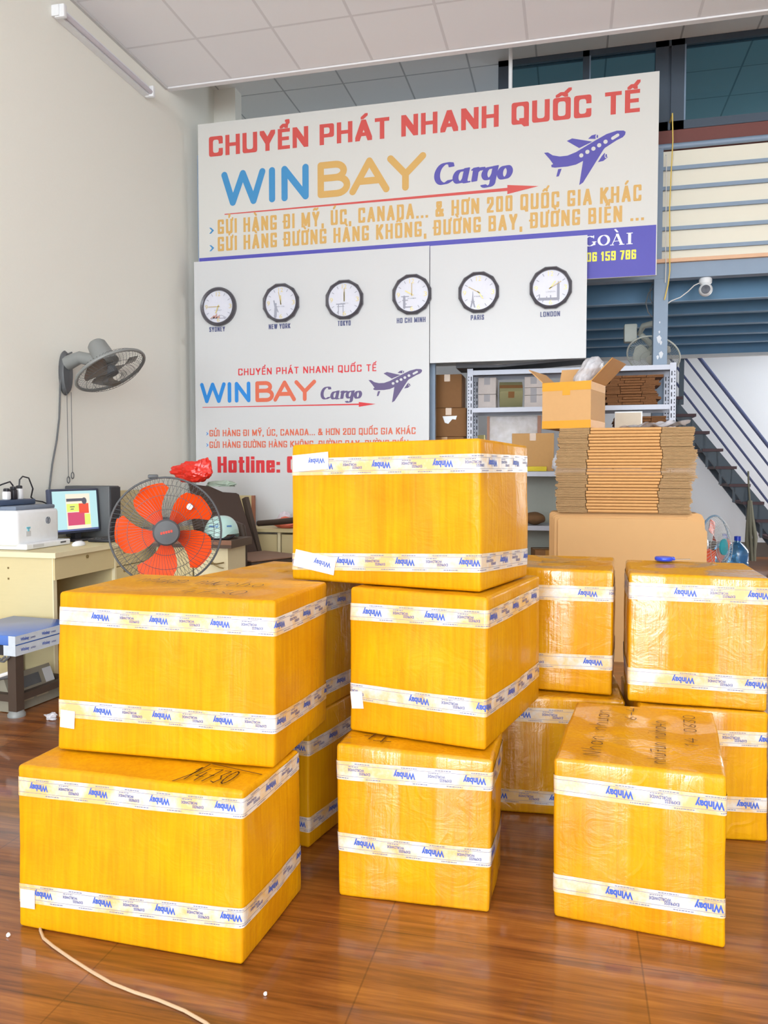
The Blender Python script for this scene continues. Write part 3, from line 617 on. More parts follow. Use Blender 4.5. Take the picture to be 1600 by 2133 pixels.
# ------------------------------------------------------------------ six wall clocks
def clock(x, z, city, hour, minute, label, sketch):
    t = Thing('wall_clock', (x, 6.199, z), label, 'clock', 'world clocks')
    R = .166; b = MB(); vs = []; n = 48; fs = []
    prof = [(1, 0), (1, .6), (.93, 1), (.84, .8), (.82, .35)]
    for i in range(n):
        a = 2 * PI * i / n
        dod = math.cos(PI / 12) / math.cos(((a + PI / 12) % (PI / 6)) - PI / 12)
        for j, (k, d) in enumerate(prof):
            rr = R * k * ((dod if j < 3 else 1) if sketch != 'opera' else (1 if j else 1))
            vs.append((x + rr * math.cos(a), 6.198 - d * .040, z + rr * math.sin(a)))
    for i in range(n):
        for j in range(4): fs.append((i * 5 + j, ((i + 1) % n) * 5 + j, ((i + 1) % n) * 5 + j + 1, i * 5 + j + 1))
    b.add(vs, fs); t.part('frame', b, M_clkf)
    Fd = lambda a, c, k=0: (x + a, 6.1835 - .0006 * k, z + c)
    b = MB(); b.poly([Fd(p, q) for p, q in arc(0, 0, .140, .140, 0, 352, 44)], 0); b.lathe([(.14, 0), (.14, .013)], (x, 6.1845, z), (0, 1, 0), 32, 0)
    for s, (px, pz) in (('12', (0, .108)), ('3', (.112, 0)), ('6', (0, -.112)), ('9', (-.112, 0))):
        wd = .040 if s == '12' else .026
        text_on(b, s, px - wd / 2, px + wd / 2, pz - .018, .036, lambda a, c: Fd(a, c, 2), 1, .0)
    for i in range(12):
        if i % 3: a = 2 * PI * i / 12; stroke(b, [(.104 * math.sin(a), .104 * math.cos(a)), (.124 * math.sin(a), .124 * math.cos(a))], .005, lambda p, q: Fd(p, q, 2), 2, 3)
    text_on(b, city, -.035, .035, -.036, .010, lambda a, c: Fd(a, c, 2), 2, .01)
    sk = lambda pts, wd=.006: stroke(b, pts, wd, lambda p, q: Fd(p, q, 1), 2, 3)
    if sketch == 'opera':
        for cx, h in ((-.055, .030), (-.03, .045), (-.005, .032)): b.poly([Fd(cx - .025, -.10, 1), Fd(cx + .02, -.10, 1), Fd(cx + .018, -.10 + h, 1)], 3)
        sk([(-.075, -.102), (.07, -.10)]); sk([(-.02, -.085), (.03, -.075), (.075, -.095)], .004)
    elif sketch == 'statue':
        sk([(-.062, .02), (-.052, -.03), (-.045, -.08)], .012); sk([(-.045, -.03), (-.05, -.115)], .024); sk([(-.04, -.04), (-.025, -.075)], .010); sk([(-.045, -.012), (-.045, -.006)], .016)
    elif sketch == 'gate':
        sk([(-.068, -.035), (.005, -.035)], .009); sk([(-.062, -.055), (-.002, -.055)], .005); sk([(-.05, -.035), (-.052, -.118)], .007); sk([(-.012, -.035), (-.01, -.128)], .007)
    elif sketch == 'pagoda':
        for zz, hw in ((-.015, .045), (-.045, .036), (-.075, .026)): sk([(-.085 + .045 - hw, zz), (-.04 + hw - .03, zz)], .008); sk([(-.062, zz), (-.062, zz - .03)], .02)
        sk([(-.06, -.10), (.0, -.10)], .010)
    elif sketch == 'tower':
        b.poly([Fd(-.048, .01, 1), Fd(-.044, .01, 1), Fd(-.04, -.05, 1), Fd(-.024, -.118, 1), Fd(-.036, -.118, 1), Fd(-.046, -.08, 1), Fd(-.056, -.118, 1), Fd(-.068, -.118, 1), Fd(-.052, -.05, 1)], 2); sk([(-.06, -.07), (-.032, -.07)], .005)
    else:
        sk([(.058, .02), (.058, -.09)], .020); b.poly([Fd(.046, .02, 1), Fd(.07, .02, 1), Fd(.058, .05, 1)], 2); sk([(-.09, -.085), (.05, -.088)], .022); sk([(-.085, -.05), (-.085, -.09)], .008); sk([(.0, -.06), (.0, -.09)], .008); sk([(-.03, -.068), (-.03, -.09)], .008)
    t.part('dial', b, [M_dial, M_gold, M_sketch, mat('dial_sketch_pink', rgb(196, 150, 140), .6)], recalc=False)
    for nm, ang, L, wd in (('hour_hand', (hour % 12 + minute / 60) * 30, .062, .009), ('minute_hand', minute * 6, .092, .006)):
        a = math.radians(ang); d = Vector((math.sin(a), 0, math.cos(a)))
        b = MB(); b.bar(Vector((x, 6.179, z)) - d * .015, Vector((x, 6.179, z)) + d * L, wd, .002, 0, (0, 1, 0)); t.part(nm, b, M_gold if nm[0] == 'h' else mat('minute_hand_brass', rgb(205, 182, 132), .4))
clock(-2.982, 2.616, 'SYDNEY', 6, 45, 'round wall clock above the name SYDNEY', 'opera')
clock(-2.406, 2.619, 'NEW YORK', 11, 58, 'twelve-sided wall clock above the name NEW YORK', 'statue')
clock(-1.845, 2.617, 'TOKYO', 12, 0, 'twelve-sided wall clock above the name TOKYO', 'gate')
clock(-1.274, 2.629, 'HO CHI MINH', 10, 0, 'twelve-sided wall clock above the name HO CHI MINH', 'pagoda')
clock(-.731, 2.616, 'PARIS', 4, 50, 'twelve-sided wall clock above the name PARIS', 'tower')
clock(-.170, 2.622, 'LONDON', 1, 10, 'twelve-sided wall clock above the name LONDON', 'bell tower')

# ------------------------------------------------------------------ shipping cartons
def disp(p): return .0035 * noise.noise(Vector(p) * 5.0) + .0015 * noise.noise(Vector(p) * 17.0)
class Carton:
    """eight corners (front-left, front-right, back-right, back-left: bottom then top); rounded, slightly bulging wrapped box"""
    def __init__(s, c, r=.009):
        s.b = [Vector(p) for p in c[:4]]; s.t = [Vector(p) for p in c[4:]]; s.r = r
    def ring(s, k, d=0.0, inset=0.0, n=12):
        """closed outline at height fraction k per corner (number or list of four)"""
        ks = k if isinstance(k, (list, tuple)) else [k] * 4
        q = [s.b[i].lerp(s.t[i], ks[i]) for i in range(4)]; out = []; nor = []
        e = [(q[(i + 1) % 4] - q[i]) for i in range(4)]; e = [Vector((v.x, v.y, 0)).normalized() for v in e]
        nn = [Vector((v.y, -v.x, 0)) for v in e]; r = s.r
        for i in range(4):
            a, c = q[i], q[(i + 1) % 4]; L = (c - a).length
            for j in range(n + 1):
                f = r / L + (1 - 2 * r / L) * j / n; p = a.lerp(c, f)
                kk = ks[i] * (1 - f) + ks[(i + 1) % 4] * f
                bul = .006 * math.sin(PI * f) * math.sin(PI * min(1, max(0, kk)))
                out.append(p + nn[i] * (d + disp(p) + bul - inset)); nor.append(nn[i])
            cc = c - e[i] * r + e[(i + 1) % 4] * r
            for j in range(1, 4):
                th = PI / 2 * j / 4; nv = (nn[i] * math.cos(th) + nn[(i + 1) % 4] * math.sin(th)).normalized()
                out.append(cc + nv * (r + d + disp(cc) - inset)); nor.append(nv)
        return out, nor
    def mesh(s):
        mb = MB(); r = .010; H = ((s.t[0] - s.b[0]).z); ks = []
        for th in (0, 25, 50, 75): ks.append((r * (1 - math.sin(math.radians(th))) / H, r * (1 - math.cos(math.radians(th)))))
        lv = [(r / H * (1 - math.sin(math.radians(90 - a))), r * (1 - math.cos(math.radians(90 - a)))) for a in (0, 30, 60, 90)]
        low = [(r * (1 - math.cos(math.radians(a))) / H, r * (1 - math.sin(math.radians(a)))) for a in (0, 30, 60, 90)]
        prof = low + [(k, 0) for k in [i / 12 for i in range(1, 12)]] + [(1 - k, i) for k, i in low[::-1]]
        rows = [s.ring(k, 0, ins)[0] for k, ins in prof]; n = len(rows[0])
        vs = [p for row in rows for p in row]
        fs = [(i * n + j, i * n + (j + 1) % n, (i + 1) * n + (j + 1) % n, (i + 1) * n + j) for i in range(len(rows) - 1) for j in range(n)]
        mb.add(vs, fs)
        mb.add(rows[0], [tuple(range(n))[::-1]])
        # top: rows between the left and right sides so it can sag and catch light
        top = rows[-1]; c = sum(top, Vector()) / n; inner = []
        levels = [1, .8, .55, .3, .1]
        pts = []
        for f in levels: pts += [c + (p - c) * f + Vector((0, 0, (.003 * noise.noise(Vector((p.x * 6, p.y * 6, 3.3))) - .002) if f < 1 else 0)) for p in top]
        o = [(i * n + j, i * n + (j + 1) % n, (i + 1) * n + (j + 1) % n, (i + 1) * n + j) for i in range(len(levels) - 1) for j in range(n)] + [tuple((len(levels) - 1) * n + j for j in range(n))]
        mb.add(pts, o)
        return mb
    def band(s, ks, wd, phase, period, patches=()):
        """printed tape wound round the four sides; ks = height fraction of its centre line on each upright edge"""
        mb = MB(); H = s.t[0].z - s.b[0].z; hw = wd / 2 / H
        lo = s.ring([k - hw for k in ks], .0016)[0]; hi = s.ring([k + hw for k in ks], .0016)[0]; mid, nor = s.ring(ks, .0016)
        n = len(mid); S = [0]
        for i in range(n): S.append(S[-1] + (mid[(i + 1) % n] - mid[i]).length)
        TL = S[-1]
        import bisect
        def at(u, v, lift=.0008):
            u = u % TL; i = min(n - 1, bisect.bisect_right(S, u) - 1); f = (u - S[i]) / max(1e-9, S[i + 1] - S[i]); j = (i + 1) % n
            a = lo[i].lerp(lo[j], f); c = hi[i].lerp(hi[j], f); nv = nor[i].lerp(nor[j], f)
            return a.lerp(c, v) + nv * lift
        mb.add(lo + hi, [(i, (i + 1) % n, n + (i + 1) % n, n + i) for i in range(n)], 0)
        # thin rules near both edges
        for v0 in (.21, .80):
            a = [lo[i].lerp(hi[i], v0) + nor[i] * .0006 for i in range(n)]; c = [lo[i].lerp(hi[i], v0 + .018) + nor[i] * .0006 for i in range(n)]
            mb.add(a + c, [(i, (i + 1) % n, n + (i + 1) % n, n + i) for i in range(n)], 3)
        def words(body, u0, u1, vb, cap, mi, off):
            # the print runs upside down: right edge first
            text_on(mb, body, 0, u1 - u0, 0, cap, lambda x, z: at(u1 - x, vb - z / wd), mi, off, 0, 2)
        def dash(u0, u1, v):
            x = u0
            while x < u1:
                L = random.uniform(.003, .008); mb.poly([at(x, v, .0007), at(min(u1, x + L), v, .0007), at(min(u1, x + L), v + .045, .0007), at(x, v + .045, .0007)], 3); x += L + .0016
        u = phase
        k = period / .178
        reps = int((TL - .02) / period)
        for i in range(reps):
            u = phase + i * period
            words('Winbay', u, u + .057 * k, .68, .0170 * k, 1, .042)
            words('Global Air Cargo', u + .018 * k, u + .044 * k, .745, .0024 * k, 3, .0)
            words('EXPRESS', u + .119 * k, u + .149 * k, .47, .0070 * k, 2, .022)
            words('WORLDWIDE', u + .089 * k, u + .133 * k, .65, .0072 * k, 2, .022)
            dash(u + .090 * k, u + .118 * k, .715)
            for q in (.02, .107): dash(u + q * k, u + (q + .04) * k, .87); dash(u + (q + .03) * k, u + (q + .07) * k, .09)
        for (u0, v0, L, ang, dv) in patches:   # loose tape ends stuck over the band
            ca, sa = math.cos(ang), math.sin(ang)
            g = lambda x, y: at(u0 + x * ca - y * sa, v0 + (x * sa + y * ca) / wd, .0024)
            m = 8
            vs = [g(L * i / m, 0) for i in range(m + 1)] + [g(L * i / m, wd) for i in range(m + 1)]
            mb.add(vs, [(i, i + 1, m + 2 + i, m + 1 + i) for i in range(m)], 4)
            g2 = lambda x, y: at(u0 + x * ca - y * sa, v0 + (x * sa + y * ca) / wd, .0032)
            if L > .05: text_on(mb, 'Winbay', 0, min(.056 * k, L * .8), 0, .0150 * k, lambda x, z: g2(L * .9 - x, wd * .68 - z), 1, .03, 0, 2)
        return mb
TM = [TAPE, M_txt_blue, M_txt_grey, M_line, mat('white_tape_end', rgb(232, 228, 226), .35, coat=.4, vary=.04)]
def carton(c, label, tapes, wd, period, film=None):
    C = Carton(c); base = sum(C.b, Vector()) / 4
    t = Thing('shipping_carton', base, label, 'carton', 'wrapped shipping cartons')
    body = t.part('carton_body', C.mesh(), film or WRAP, smooth=True)
    for ks, ph, pa in tapes: t.part('printed_tape', C.band(ks, wd, ph, period, pa), TM, recalc=False, label='white printed packing tape')
    return t, C
def writing(t, C, strokes, wd=.004):
    """marker strokes on the top face; strokes in fractions (across, back)"""
    b = MB()
    def P(u, v): return C.t[0].lerp(C.t[1], u).lerp(C.t[3].lerp(C.t[2], u), v) + Vector((0, 0, .0035))
    for s in strokes:
        p = [P(*q) for q in s]
        for a, c in zip(p[:-1], p[1:]):
            d = (c - a).normalized() * (wd * .35); n = Vector((-d.y, d.x, 0)).normalized() * wd / 2; b.poly([a - d - n, c + d - n, c + d + n, a - d + n])
    t.part('marker_writing', b, M_ink, recalc=False)
def digit(ch, x, y, w_, h):
    G = {'1': [[(.3, .75), (.6, 1), (.5, 0)]], '4': [[(.5, 1), (.0, .35), (.95, .35)], [(.75, .65), (.6, 0)]], '7': [[(0, .95), (.9, 1), (.35, 0)], [(.25, .5), (.8, .5)]],
         '3': [[(.1, .95), (.9, .95), (.45, .55), (.9, .3), (.6, 0), (.1, .08)]], '5': [[(.9, 1), (.2, .98), (.15, .55), (.75, .55), (.8, .15), (.4, 0), (.05, .1)]], '0': [arc(.5, .5, .45, .5, 0, 360, 12)],
         'C': [arc(.5, .5, .5, .5, 50, 310, 10)], 'o': [arc(.5, .35, .4, .35, 0, 360, 10)], 'n': [[(.1, .7), (.1, 0)], [(.1, .45), (.5, .7), (.8, .55), (.85, 0)]], 'h': [[(.15, 1.2), (.1, 0)], [(.1, .4), (.5, .7), (.8, .5), (.85, 0)]],
         'a': [arc(.45, .35, .4, .35, 20, 360, 10), [(.85, .7), (.95, 0)]], 'N': [[(0, 0), (.1, 1), (.8, 0), (.9, 1.1)]], 'u': [[(.1, .7), (.2, 0), (.7, .05), (.8, .7), (.9, 0)]], '6': [[(.8, 1), (.2, .5), (.2, .1), (.6, 0), (.9, .3), (.5, .5), (.2, .3)]], '-': [[(.1, .45), (.9, .5)]], ' ': []}
    return [[(x + a * w_, y + c * h) for a, c in s] for s in G.get(ch, [])]
def scrawl(txt, x, y, w_, h, turn=None):
    out = []
    for i, ch in enumerate(txt): out += digit(ch, x + i * w_ * 1.25, y, w_, h)
    if turn: out = [[turn(*p) for p in s] for s in out]
    return out

BX = {
 'A': [(-1.402, 1.688, 0), (-0.762, 1.678, 0), (-0.736, 2.031, 0), (-1.402, 2.034, 0), (-1.414, 1.714, .422), (-0.765, 1.697, .422), (-0.728, 1.995, .422), (-1.402, 2.034, .422)],
 'B': [(-1.381, 1.829, .4245), (-0.742, 1.842, .4245), (-0.730, 2.244, .4245), (-1.379, 2.246, .4245), (-1.386, 1.856, .862), (-0.741, 1.856, .862), (-0.719, 2.222, .862), (-1.379, 2.246, .862)],
 'C1': [(-1.285, 2.362, 0), (-0.796, 2.264, 0), (-0.716, 2.648, 0), (-1.206, 2.747, 0), (-1.285, 2.362, .421), (-0.795, 2.265, .421), (-0.716, 2.648, .421), (-1.206, 2.747, .421)],
 'C2': [(-1.241, 2.358, .4235), (-0.791, 2.272, .4235), (-0.689, 2.744, .4235), (-1.143, 2.836, .4235), (-1.238, 2.352, .843), (-0.787, 2.276, .843), (-0.689, 2.744, .843), (-1.143, 2.836, .843)],
 'D1': [(-0.627, 2.027, 0), (-0.203, 2.040, 0), (-0.197, 2.303, 0), (-0.631, 2.306, 0), (-0.641, 2.059, .424), (-0.196, 2.034, .424), (-0.195, 2.310, .424), (-0.631, 2.306, .424)],
 'D2': [(-0.634, 2.167, .4265), (-0.222, 2.094, .4265), (-0.097, 2.628, .4265), (-0.517, 2.700, .4265), (-0.640, 2.201, .851), (-0.219, 2.099, .851), (-0.098, 2.591, .851), (-0.517, 2.700, .851)],
 'D3': [(-0.862, 2.295, .8535), (-0.246, 2.170, .8535), (-0.135, 2.534, .8535), (-0.758, 2.720, .8535), (-0.866, 2.313, 1.282), (-0.248, 2.147, 1.290), (-0.137, 2.556, 1.281), (-0.758, 2.720, 1.285)],
 'E1': [(-0.301, 2.670, 0), (0.140, 2.703, 0), (0.112, 3.105, 0), (-0.330, 3.069, 0), (-0.303, 2.673, .4145), (0.190, 2.706, .4145), (0.168, 3.105, .4145), (-0.330, 3.069, .4145)],
 'E2': [(-0.216, 2.776, .417), (0.146, 2.748, .417), (0.170, 3.171, .417), (-0.184, 3.199, .417), (-0.216, 2.776, .854), (0.145, 2.740, .854), (0.171, 3.192, .854), (-0.184, 3.199, .854)],
 'F': [(-0.033, 2.067, 0), (0.388, 2.024, 0), (0.442, 2.561, 0), (0.022, 2.600, 0), (-0.038, 2.055, .437), (0.385, 2.033, .437), (0.446, 2.577, .437), (0.024, 2.589, .437)],
 'G1': [(0.222, 2.607, 0), (0.629, 2.656, 0), (0.595, 3.049, 0), (0.190, 3.010, 0), (0.224, 2.622, .4275), (0.619, 2.640, .4275), (0.595, 3.049, .4275), (0.190, 3.010, .4275)],
 'G2': [(0.190, 2.652, .430), (0.614, 2.641, .430), (0.626, 3.055, .430), (0.204, 3.067, .430), (0.193, 2.675, .859), (0.614, 2.627, .859), (0.626, 3.055, .859), (0.204, 3.067, .859)],
}
tA, CA = carton(BX['A'], 'wrapped carton marked 14730, on the floor at the bottom of the left front stack', [([.873, .90, .93, .90], .030, ()), ([.214, .2745, .28, .22], .042, [(.0, -.25, .045, -.02, 0)])], .049, .178)
writing(tA, CA, [[(.70, .02), (.735, .22), (.745, .42)], [(.75, .44), (.99, .34)]] + scrawl('14730', .715, .08, .032, .26), .004)
tB, CB = carton(BX['B'], 'wrapped carton with scrawled top, upper of the left front stack', [([.85, .844, .842, .85], .096, ()), ([.264, .265, .223, .25], .105, [(.0, -.55, .045, -.06, 0)])], .049, .178)
writing(tB, CB, scrawl('4730', .52, .12, .06, .2) + scrawl('Coho', .55, .52, .05, .2) + scrawl('nhuan nu', .16, .55, .04, .22), .003)
carton(BX['C1'], 'wrapped carton on the floor behind the left front stack', [([.76, .763, .77, .76], .05, ()), ([.18, .18, .18, .18], .05, ())], .049, .185)
tC, CC = carton(BX['C2'], 'wrapped upper carton behind the left front stack, mostly hidden', [([.82, .82, .82, .82], .05, ()), ([.165, .165, .165, .165], .05, ())], .049, .185)
tD, CD = carton(BX['D1'], 'glossy wrapped carton on the floor, bottom of the three-high stack', [([.83, .8625, .86, .84], .160, ()), ([.36, .366, .36, .36], .040, ())], .052, .195, WRAPG)
writing(tD, CD, [[(.14, .30), (.34, .38)], [(.18, .22), (.20, .42)], [(.28, .36), (.27, .16)], [(.22, .18), (.33, .2)]], .0045)
carton(BX['D2'], 'wrapped carton in the middle of the three-high stack', [([.83, .86, .86, .83], .035, ()), ([.275, .278, .25, .26], .185, [(.0, -.5, .04, .12, 0)])], .050, .2)
carton(BX['D3'], 'wrapped carton on top of the three-high stack, below the hotline board', [([.833, .841, .86, .84], .085, [(.0, .2, .135, .06, 0)]), ([.135, .193, .157, .16], .157, [(.0, .25, .150, -.19, 0)])], .053, .2)
carton(BX['E1'], 'wrapped carton on the floor behind the three-high stack, under a narrow one', [([.85, .85, .85, .85], .10, ()), ([.147, .147, .147, .147], .02, ())], .050, .21, WRAPG)
tE, CE = carton(BX['E2'], 'narrow wrapped carton standing upright behind the three-high stack', [([.80, .815, .82, .80], .235, ()), ([.24, .265, .26, .25], .255, ())], .053, .21, WRAPG)
writing(tE, CE, [arc(.45, .45, .18, .1, 20, 330, 12), [(.3, .5), (.7, .35)]], .0045)
tF, CFa = carton(BX['F'], 'wrapped carton with long handwriting across its top, alone on the floor at right', [([.84, .83, .83, .84], .124, ()), ([.222, .235, .23, .22], .124, ())], .050, .217, WRAPG)
rot = lambda u, v: (.12 + (v * .13), .10 + u)
def turned(u0, v0, su, sv): return lambda a, c: (u0 + c * su, v0 + a * sv)
writing(tF, CFa, scrawl('Nhan nhuan', 0, 0, .055, 1, turned(.27, .08, -.10, 1.15)) + scrawl('6-4', 0, 0, .06, 1, turned(.46, .70, -.08, 1.1)) + scrawl('nhu7un nuha4n', 0, 0, .035, 1, turned(.66, .06, -.09, 1.2)) + scrawl('14 0630', 0, 0, .05, 1, turned(.86, .34, -.08, 1.25)), .0028)
carton(BX['G1'], 'wrapped lower carton at the right edge, behind the lone handwritten one', [([.79, .79, .79, .79], .14, ()), ([.29, .286, .28, .28], .08, ())], .050, .22, WRAPG)
carton(BX['G2'], 'wrapped carton at the right edge with a blue cutter on top', [([.86, .87, .87, .86], .130, ()), ([.20, .20, .20, .20], .128, ())], .056, .22, WRAPG)

# blue cutter on the right-hand upper carton
t = Thing('box_cutter', (.35, 3.03, .8625), 'blue-handled cutter lying on the right upper carton', 'cutter')
b = MB(); b.lathe([(.0, -.004), (.030, -.004), (.033, 0), (.033, .006), (.030, .010), (.0, .010)], (.340, 3.025, .868), (0, 0, 1), 20, caps=False); b.rbox((.362, 3.034, .871), (.035, .030, .012), .004, 2); t.part('handle', b, M_blue, smooth=True)
b = MB(); b.box((.406, 3.042, .868), (.062, .012, .002), 0, Matrix.Rotation(.35, 3, 'Z')); t.part('blade', b, M_chrome)
#PART2
# ------------------------------------------------------------------ desk along the left wall
M_lock = mat('brass_lock', rgb(150, 132, 90), .35, metal=.7)
t = Thing('office_desk', (-3.0, 4.3, 0), 'beige laminate office desk under the printer and monitor', 'desk')
DX0, DX1, DY0, DY1 = XL + .006, -2.735, 3.62, 5.02
b = MB(); b.span((DX0, DY0, .722), (DX1 + .012, DY1, .75)); b.span((DX1 + .010, DY0 - .002, .724), (DX1 + .016, DY1, .752), 1); b.span((DX0, DY0 - .004, .722), (DX1 + .016, DY0, .751), 1); t.part('desktop', b, [M_beige, M_beige2])
b = MB(); b.span((DX0, DY0 + .01, 0), (DX1 - .012, DY0 + .035, .722)); b.span((DX1 - .014, DY0 + .008, 0), (DX1 - .008, DY0 + .037, .722), 1)
for z in (.66, .60): b.box((-3.03, DY0 + .009, z), (.010, .003, .010), 2)
t.part('end_panel', b, [M_beige, M_beige2, M_lock])
b = MB(); b.span((DX0 + .02, DY0 + .035, .25), (DX0 + .04, DY1, .722)); t.part('back_panel', b, M_beige)
b = MB(); b.span((DX1 - .02, DY0 + .012, .60), (DX1, 4.19, .720)); d = t.part('drawer', b, M_beige); 
b = MB(); b.cyl((DX1, 3.92, .70), (DX1 + .006, 3.92, .70), .010, 12); b.build('lock', M_lock, d, t.loc)
b = MB(); b.span((DX1 - .55, 4.19, 0), (DX1 - .02, DY1 - .01, .72)); b.span((DX1 - .02, 4.195, .0), (DX1 + .002, 4.213, .72), 1); t.part('drawer_pedestal', b, [M_beige, M_beige2])
for z0_, z1_ in ((.605, .718), (.44, .598), (.02, .43)):
    b = MB(); b.span((DX1 - .02, 4.216, z0_), (DX1, DY1 - .012, z1_)); d = t.part('drawer', b, M_beige)
    b = MB(); b.cyl((DX1, 4.30, z1_ - .03), (DX1 + .006, 4.30, z1_ - .03), .009, 12); b.build('lock', M_lock, d, t.loc)
b = MB(); b.span((DX0 + .03, 4.86, .751), (DX0 + .055, 5.62, 1.05)); b.span((DX0 + .028, 4.855, .751), (DX0 + .057, 4.885, 1.05), 1)
single('desk_screen', b, [M_beige, mat('red_brown_edge', rgb(168, 110, 84), .6)], (DX0 + .04, 5.2, .751), 'beige screen board with brown edge standing on the desk along the left wall', 'screen')

# printer on the desk corner
t = Thing('laser_printer', (-3.12, 3.86, .751), 'white laser printer at the near end of the beige desk', 'printer')
b = MB(); b.rbox((-3.165, 3.875, .872), (.29, .37, .205), .022, 3); t.part('printer_body', b, M_white, smooth=True)
b = MB(); b.rbox((-3.10, 3.90, .768), (.26, .39, .033), .006, 2); b.span((-2.972, 3.755, .762), (-2.968, 3.85, .778), 1); b.span((-2.9695, 4.0, .766), (-2.9685, 4.05, .775), 2); t.part('paper_tray', b, [M_white, M_board, M_greyd], smooth=False)
b = MB(); b.rbox((-3.165, 3.875, .985), (.26, .34, .024), .008, 2); t.part('top_cover', b, mat('printer_top_grey', rgb(120, 132, 150), .5), smooth=True)
b = MB()
Fp = lambda y, z: (-3.0185, y, z)
for a0, a1 in ((100, 250), (280, 430)): 
    p = arc(3.955, .905, .017, .020, a0, a1, 14)
    for q, r_ in zip(p[:-1], p[1:]): b.bar(Fp(*q), Fp(*r_), .003, .004, 0, (1, 0, 0))
b.bar(Fp(3.950, .892), Fp(3.953, .922), .003, .003, 0, (1, 0, 0)); b.bar(Fp(3.957, .888), Fp(3.961, .918), .003, .003, 0, (1, 0, 0))
t.part('badge_ring', b, mat('badge_grey', rgb(96, 104, 120), .4))
b = MB(); b.box((-3.019, 3.785, .872), (.002, .032, .010), 0); b.box((-3.019, 3.785, .861), (.002, .014, .018), 0); b.box((-3.0195, 3.785, .838), (.001, .04, .03), 1); t.part('sticker', b, [mat('pale_cyan_sticker', rgb(126, 206, 226), .5), M_board])
# power strip with plugs on the printer
t = Thing('power_strip', (-3.17, 3.84, .998), 'dark power strip with plugs lying on top of the printer', 'power strip')
b = MB(); b.rbox((-3.165, 3.84, 1.015), (.075, .30, .032), .006, 2); t.part('strip_body', b, mat('slate_plastic', rgb(62, 78, 104), .45), smooth=True)
b = MB(); b.rbox((-3.165, 3.945, 1.018), (.07, .05, .028), .004, 2); t.part('strip_end', b, mat('mauve_plastic', rgb(112, 104, 116), .5), smooth=True)
for y, c, h in ((3.79, M_white, .05), (3.845, M_black, .06), (3.895, M_white, .065)):
    b = MB(); b.rbox((-3.165, y, 1.03 + h / 2), (.036, .036, h), .008, 2); p = t.part('plug', b, c, smooth=True)
    b = MB(); b.rbox((-3.165, y, 1.036 + h), (.03, .026, .022), .006, 2); b.build('plug_cap', M_black, p, t.loc, True)
b = MB(); b.tube([(-3.165, 3.895, 1.11), (-3.165, 3.90, 1.145), (-3.16, 3.92, 1.165), (-3.15, 3.96, 1.155), (-3.17, 4.02, 1.09), (-3.24, 4.09, 1.035), (-3.28, 4.18, 1.01), (-3.29, 4.26, 1.0), (-3.29, 4.32, .98)], .0045, 6); b.tube([(-3.165, 3.845, 1.11), (-3.165, 3.82, 1.135), (-3.17, 3.76, 1.12), (-3.2, 3.70, 1.09), (-3.24, 3.67, 1.03)], .0045, 6); t.part('lead', b, M_black, smooth=True)

# monitor and computer case
t = Thing('desktop_monitor', (-3.08, 4.35, .751), 'dark flat monitor showing a bright flyer on the beige desk', 'monitor')
mo = Vector((-3.08, 4.30, .942)); R = Matrix.Rotation(math.radians(80), 3, 'Z')
mm = MB(); mm.M = Matrix.Translation(mo) @ R.to_4x4() @ Matrix.Rotation(math.radians(-4), 4, 'X')
mm.rbox((0, .012, 0), (.405, .035, .285), .008, 2); t.part('monitor_housing', mm, mat('slate_monitor', rgb(66, 72, 92), .4), smooth=True)
mm2 = MB(); mm2.M = mm.M
def rect(x0_, z0_, x1_, z1_, mi, k): mm2.poly([(x * .87, -.0057 - .0002 * k, z * .92) for x, z in ((x0_, z0_), (x1_, z0_), (x1_, z1_), (x0_, z1_))], mi)
rect(-.212, -.125, .212, .138, 0, 0); rect(-.09, -.125, .14, .118, 1, 1); rect(-.085, .066, .075, .086, 5, 2); rect(-.085, -.005, .03, .05, 2, 2); rect(.03, -.02, .125, .05, 3, 2); rect(-.08, -.10, .08, -.01, 4, 2); rect(.08, -.10, .135, -.025, 2, 2)
rect(-.05, .010, -.02, .016, 5, 3); rect(-.055, .026, -.01, .032, 5, 3); mm2.poly([(.074 + .021 * math.cos(a), -.0064, .062 + .022 * math.sin(a)) for a in [2 * PI * i / 14 for i in range(14)]], 5)
rect(-.212, -.137, .212, -.125, 6, 1)
t.part('screen', mm2, [emit('screen_cyan', rgb(176, 214, 218), 1.0), emit('screen_cream', rgb(232, 220, 200), 1.0), emit('screen_lime', rgb(214, 226, 110), 1.0), emit('screen_red', rgb(224, 80, 56), 1.0), emit('screen_magenta', rgb(200, 74, 110), 1.0), emit('screen_dark', rgb(84, 84, 96), 1.0), emit('screen_bar', rgb(96, 110, 160), .8)], recalc=False)
b = MB(); b.box((-3.10, 4.33, .81), (.05, .04, .10), 0, R); b.rbox((-3.08, 4.33, .7578), (.22, .17, .012), .004, 2, 0, R); t.part('stand', b, M_black)
t = Thing('computer_case', (-3.12, 4.62, .751), 'black computer case standing behind the monitor on the desk', 'computer')
b = MB(); b.rbox((-3.14, 4.57, .925), (.34, .12, .345), .008, 2); t.part('case_body', b, M_greyd, smooth=True)
b = MB(); b.span((-2.969, 4.515, .76), (-2.962, 4.625, 1.09)); t.part('front_bezel', b, M_black)
t = Thing('computer_keyboard', (-2.90, 4.40, .751), 'black keyboard on the beige desk below the monitor', 'keyboard')
b = MB(); b.rbox((-2.87, 4.43, .761), (.15, .40, .018), .004, 2); kb = t.part('keyboard_base', b, M_black, smooth=True)
b = MB()
for i in range(5):
    for j in range(15): b.box((-2.925 + i * .026, 4.26 + j * .0243, .7715), (.021, .020, .006))
t.part('keycaps', b, mat('key_grey', rgb(70, 66, 64), .5))
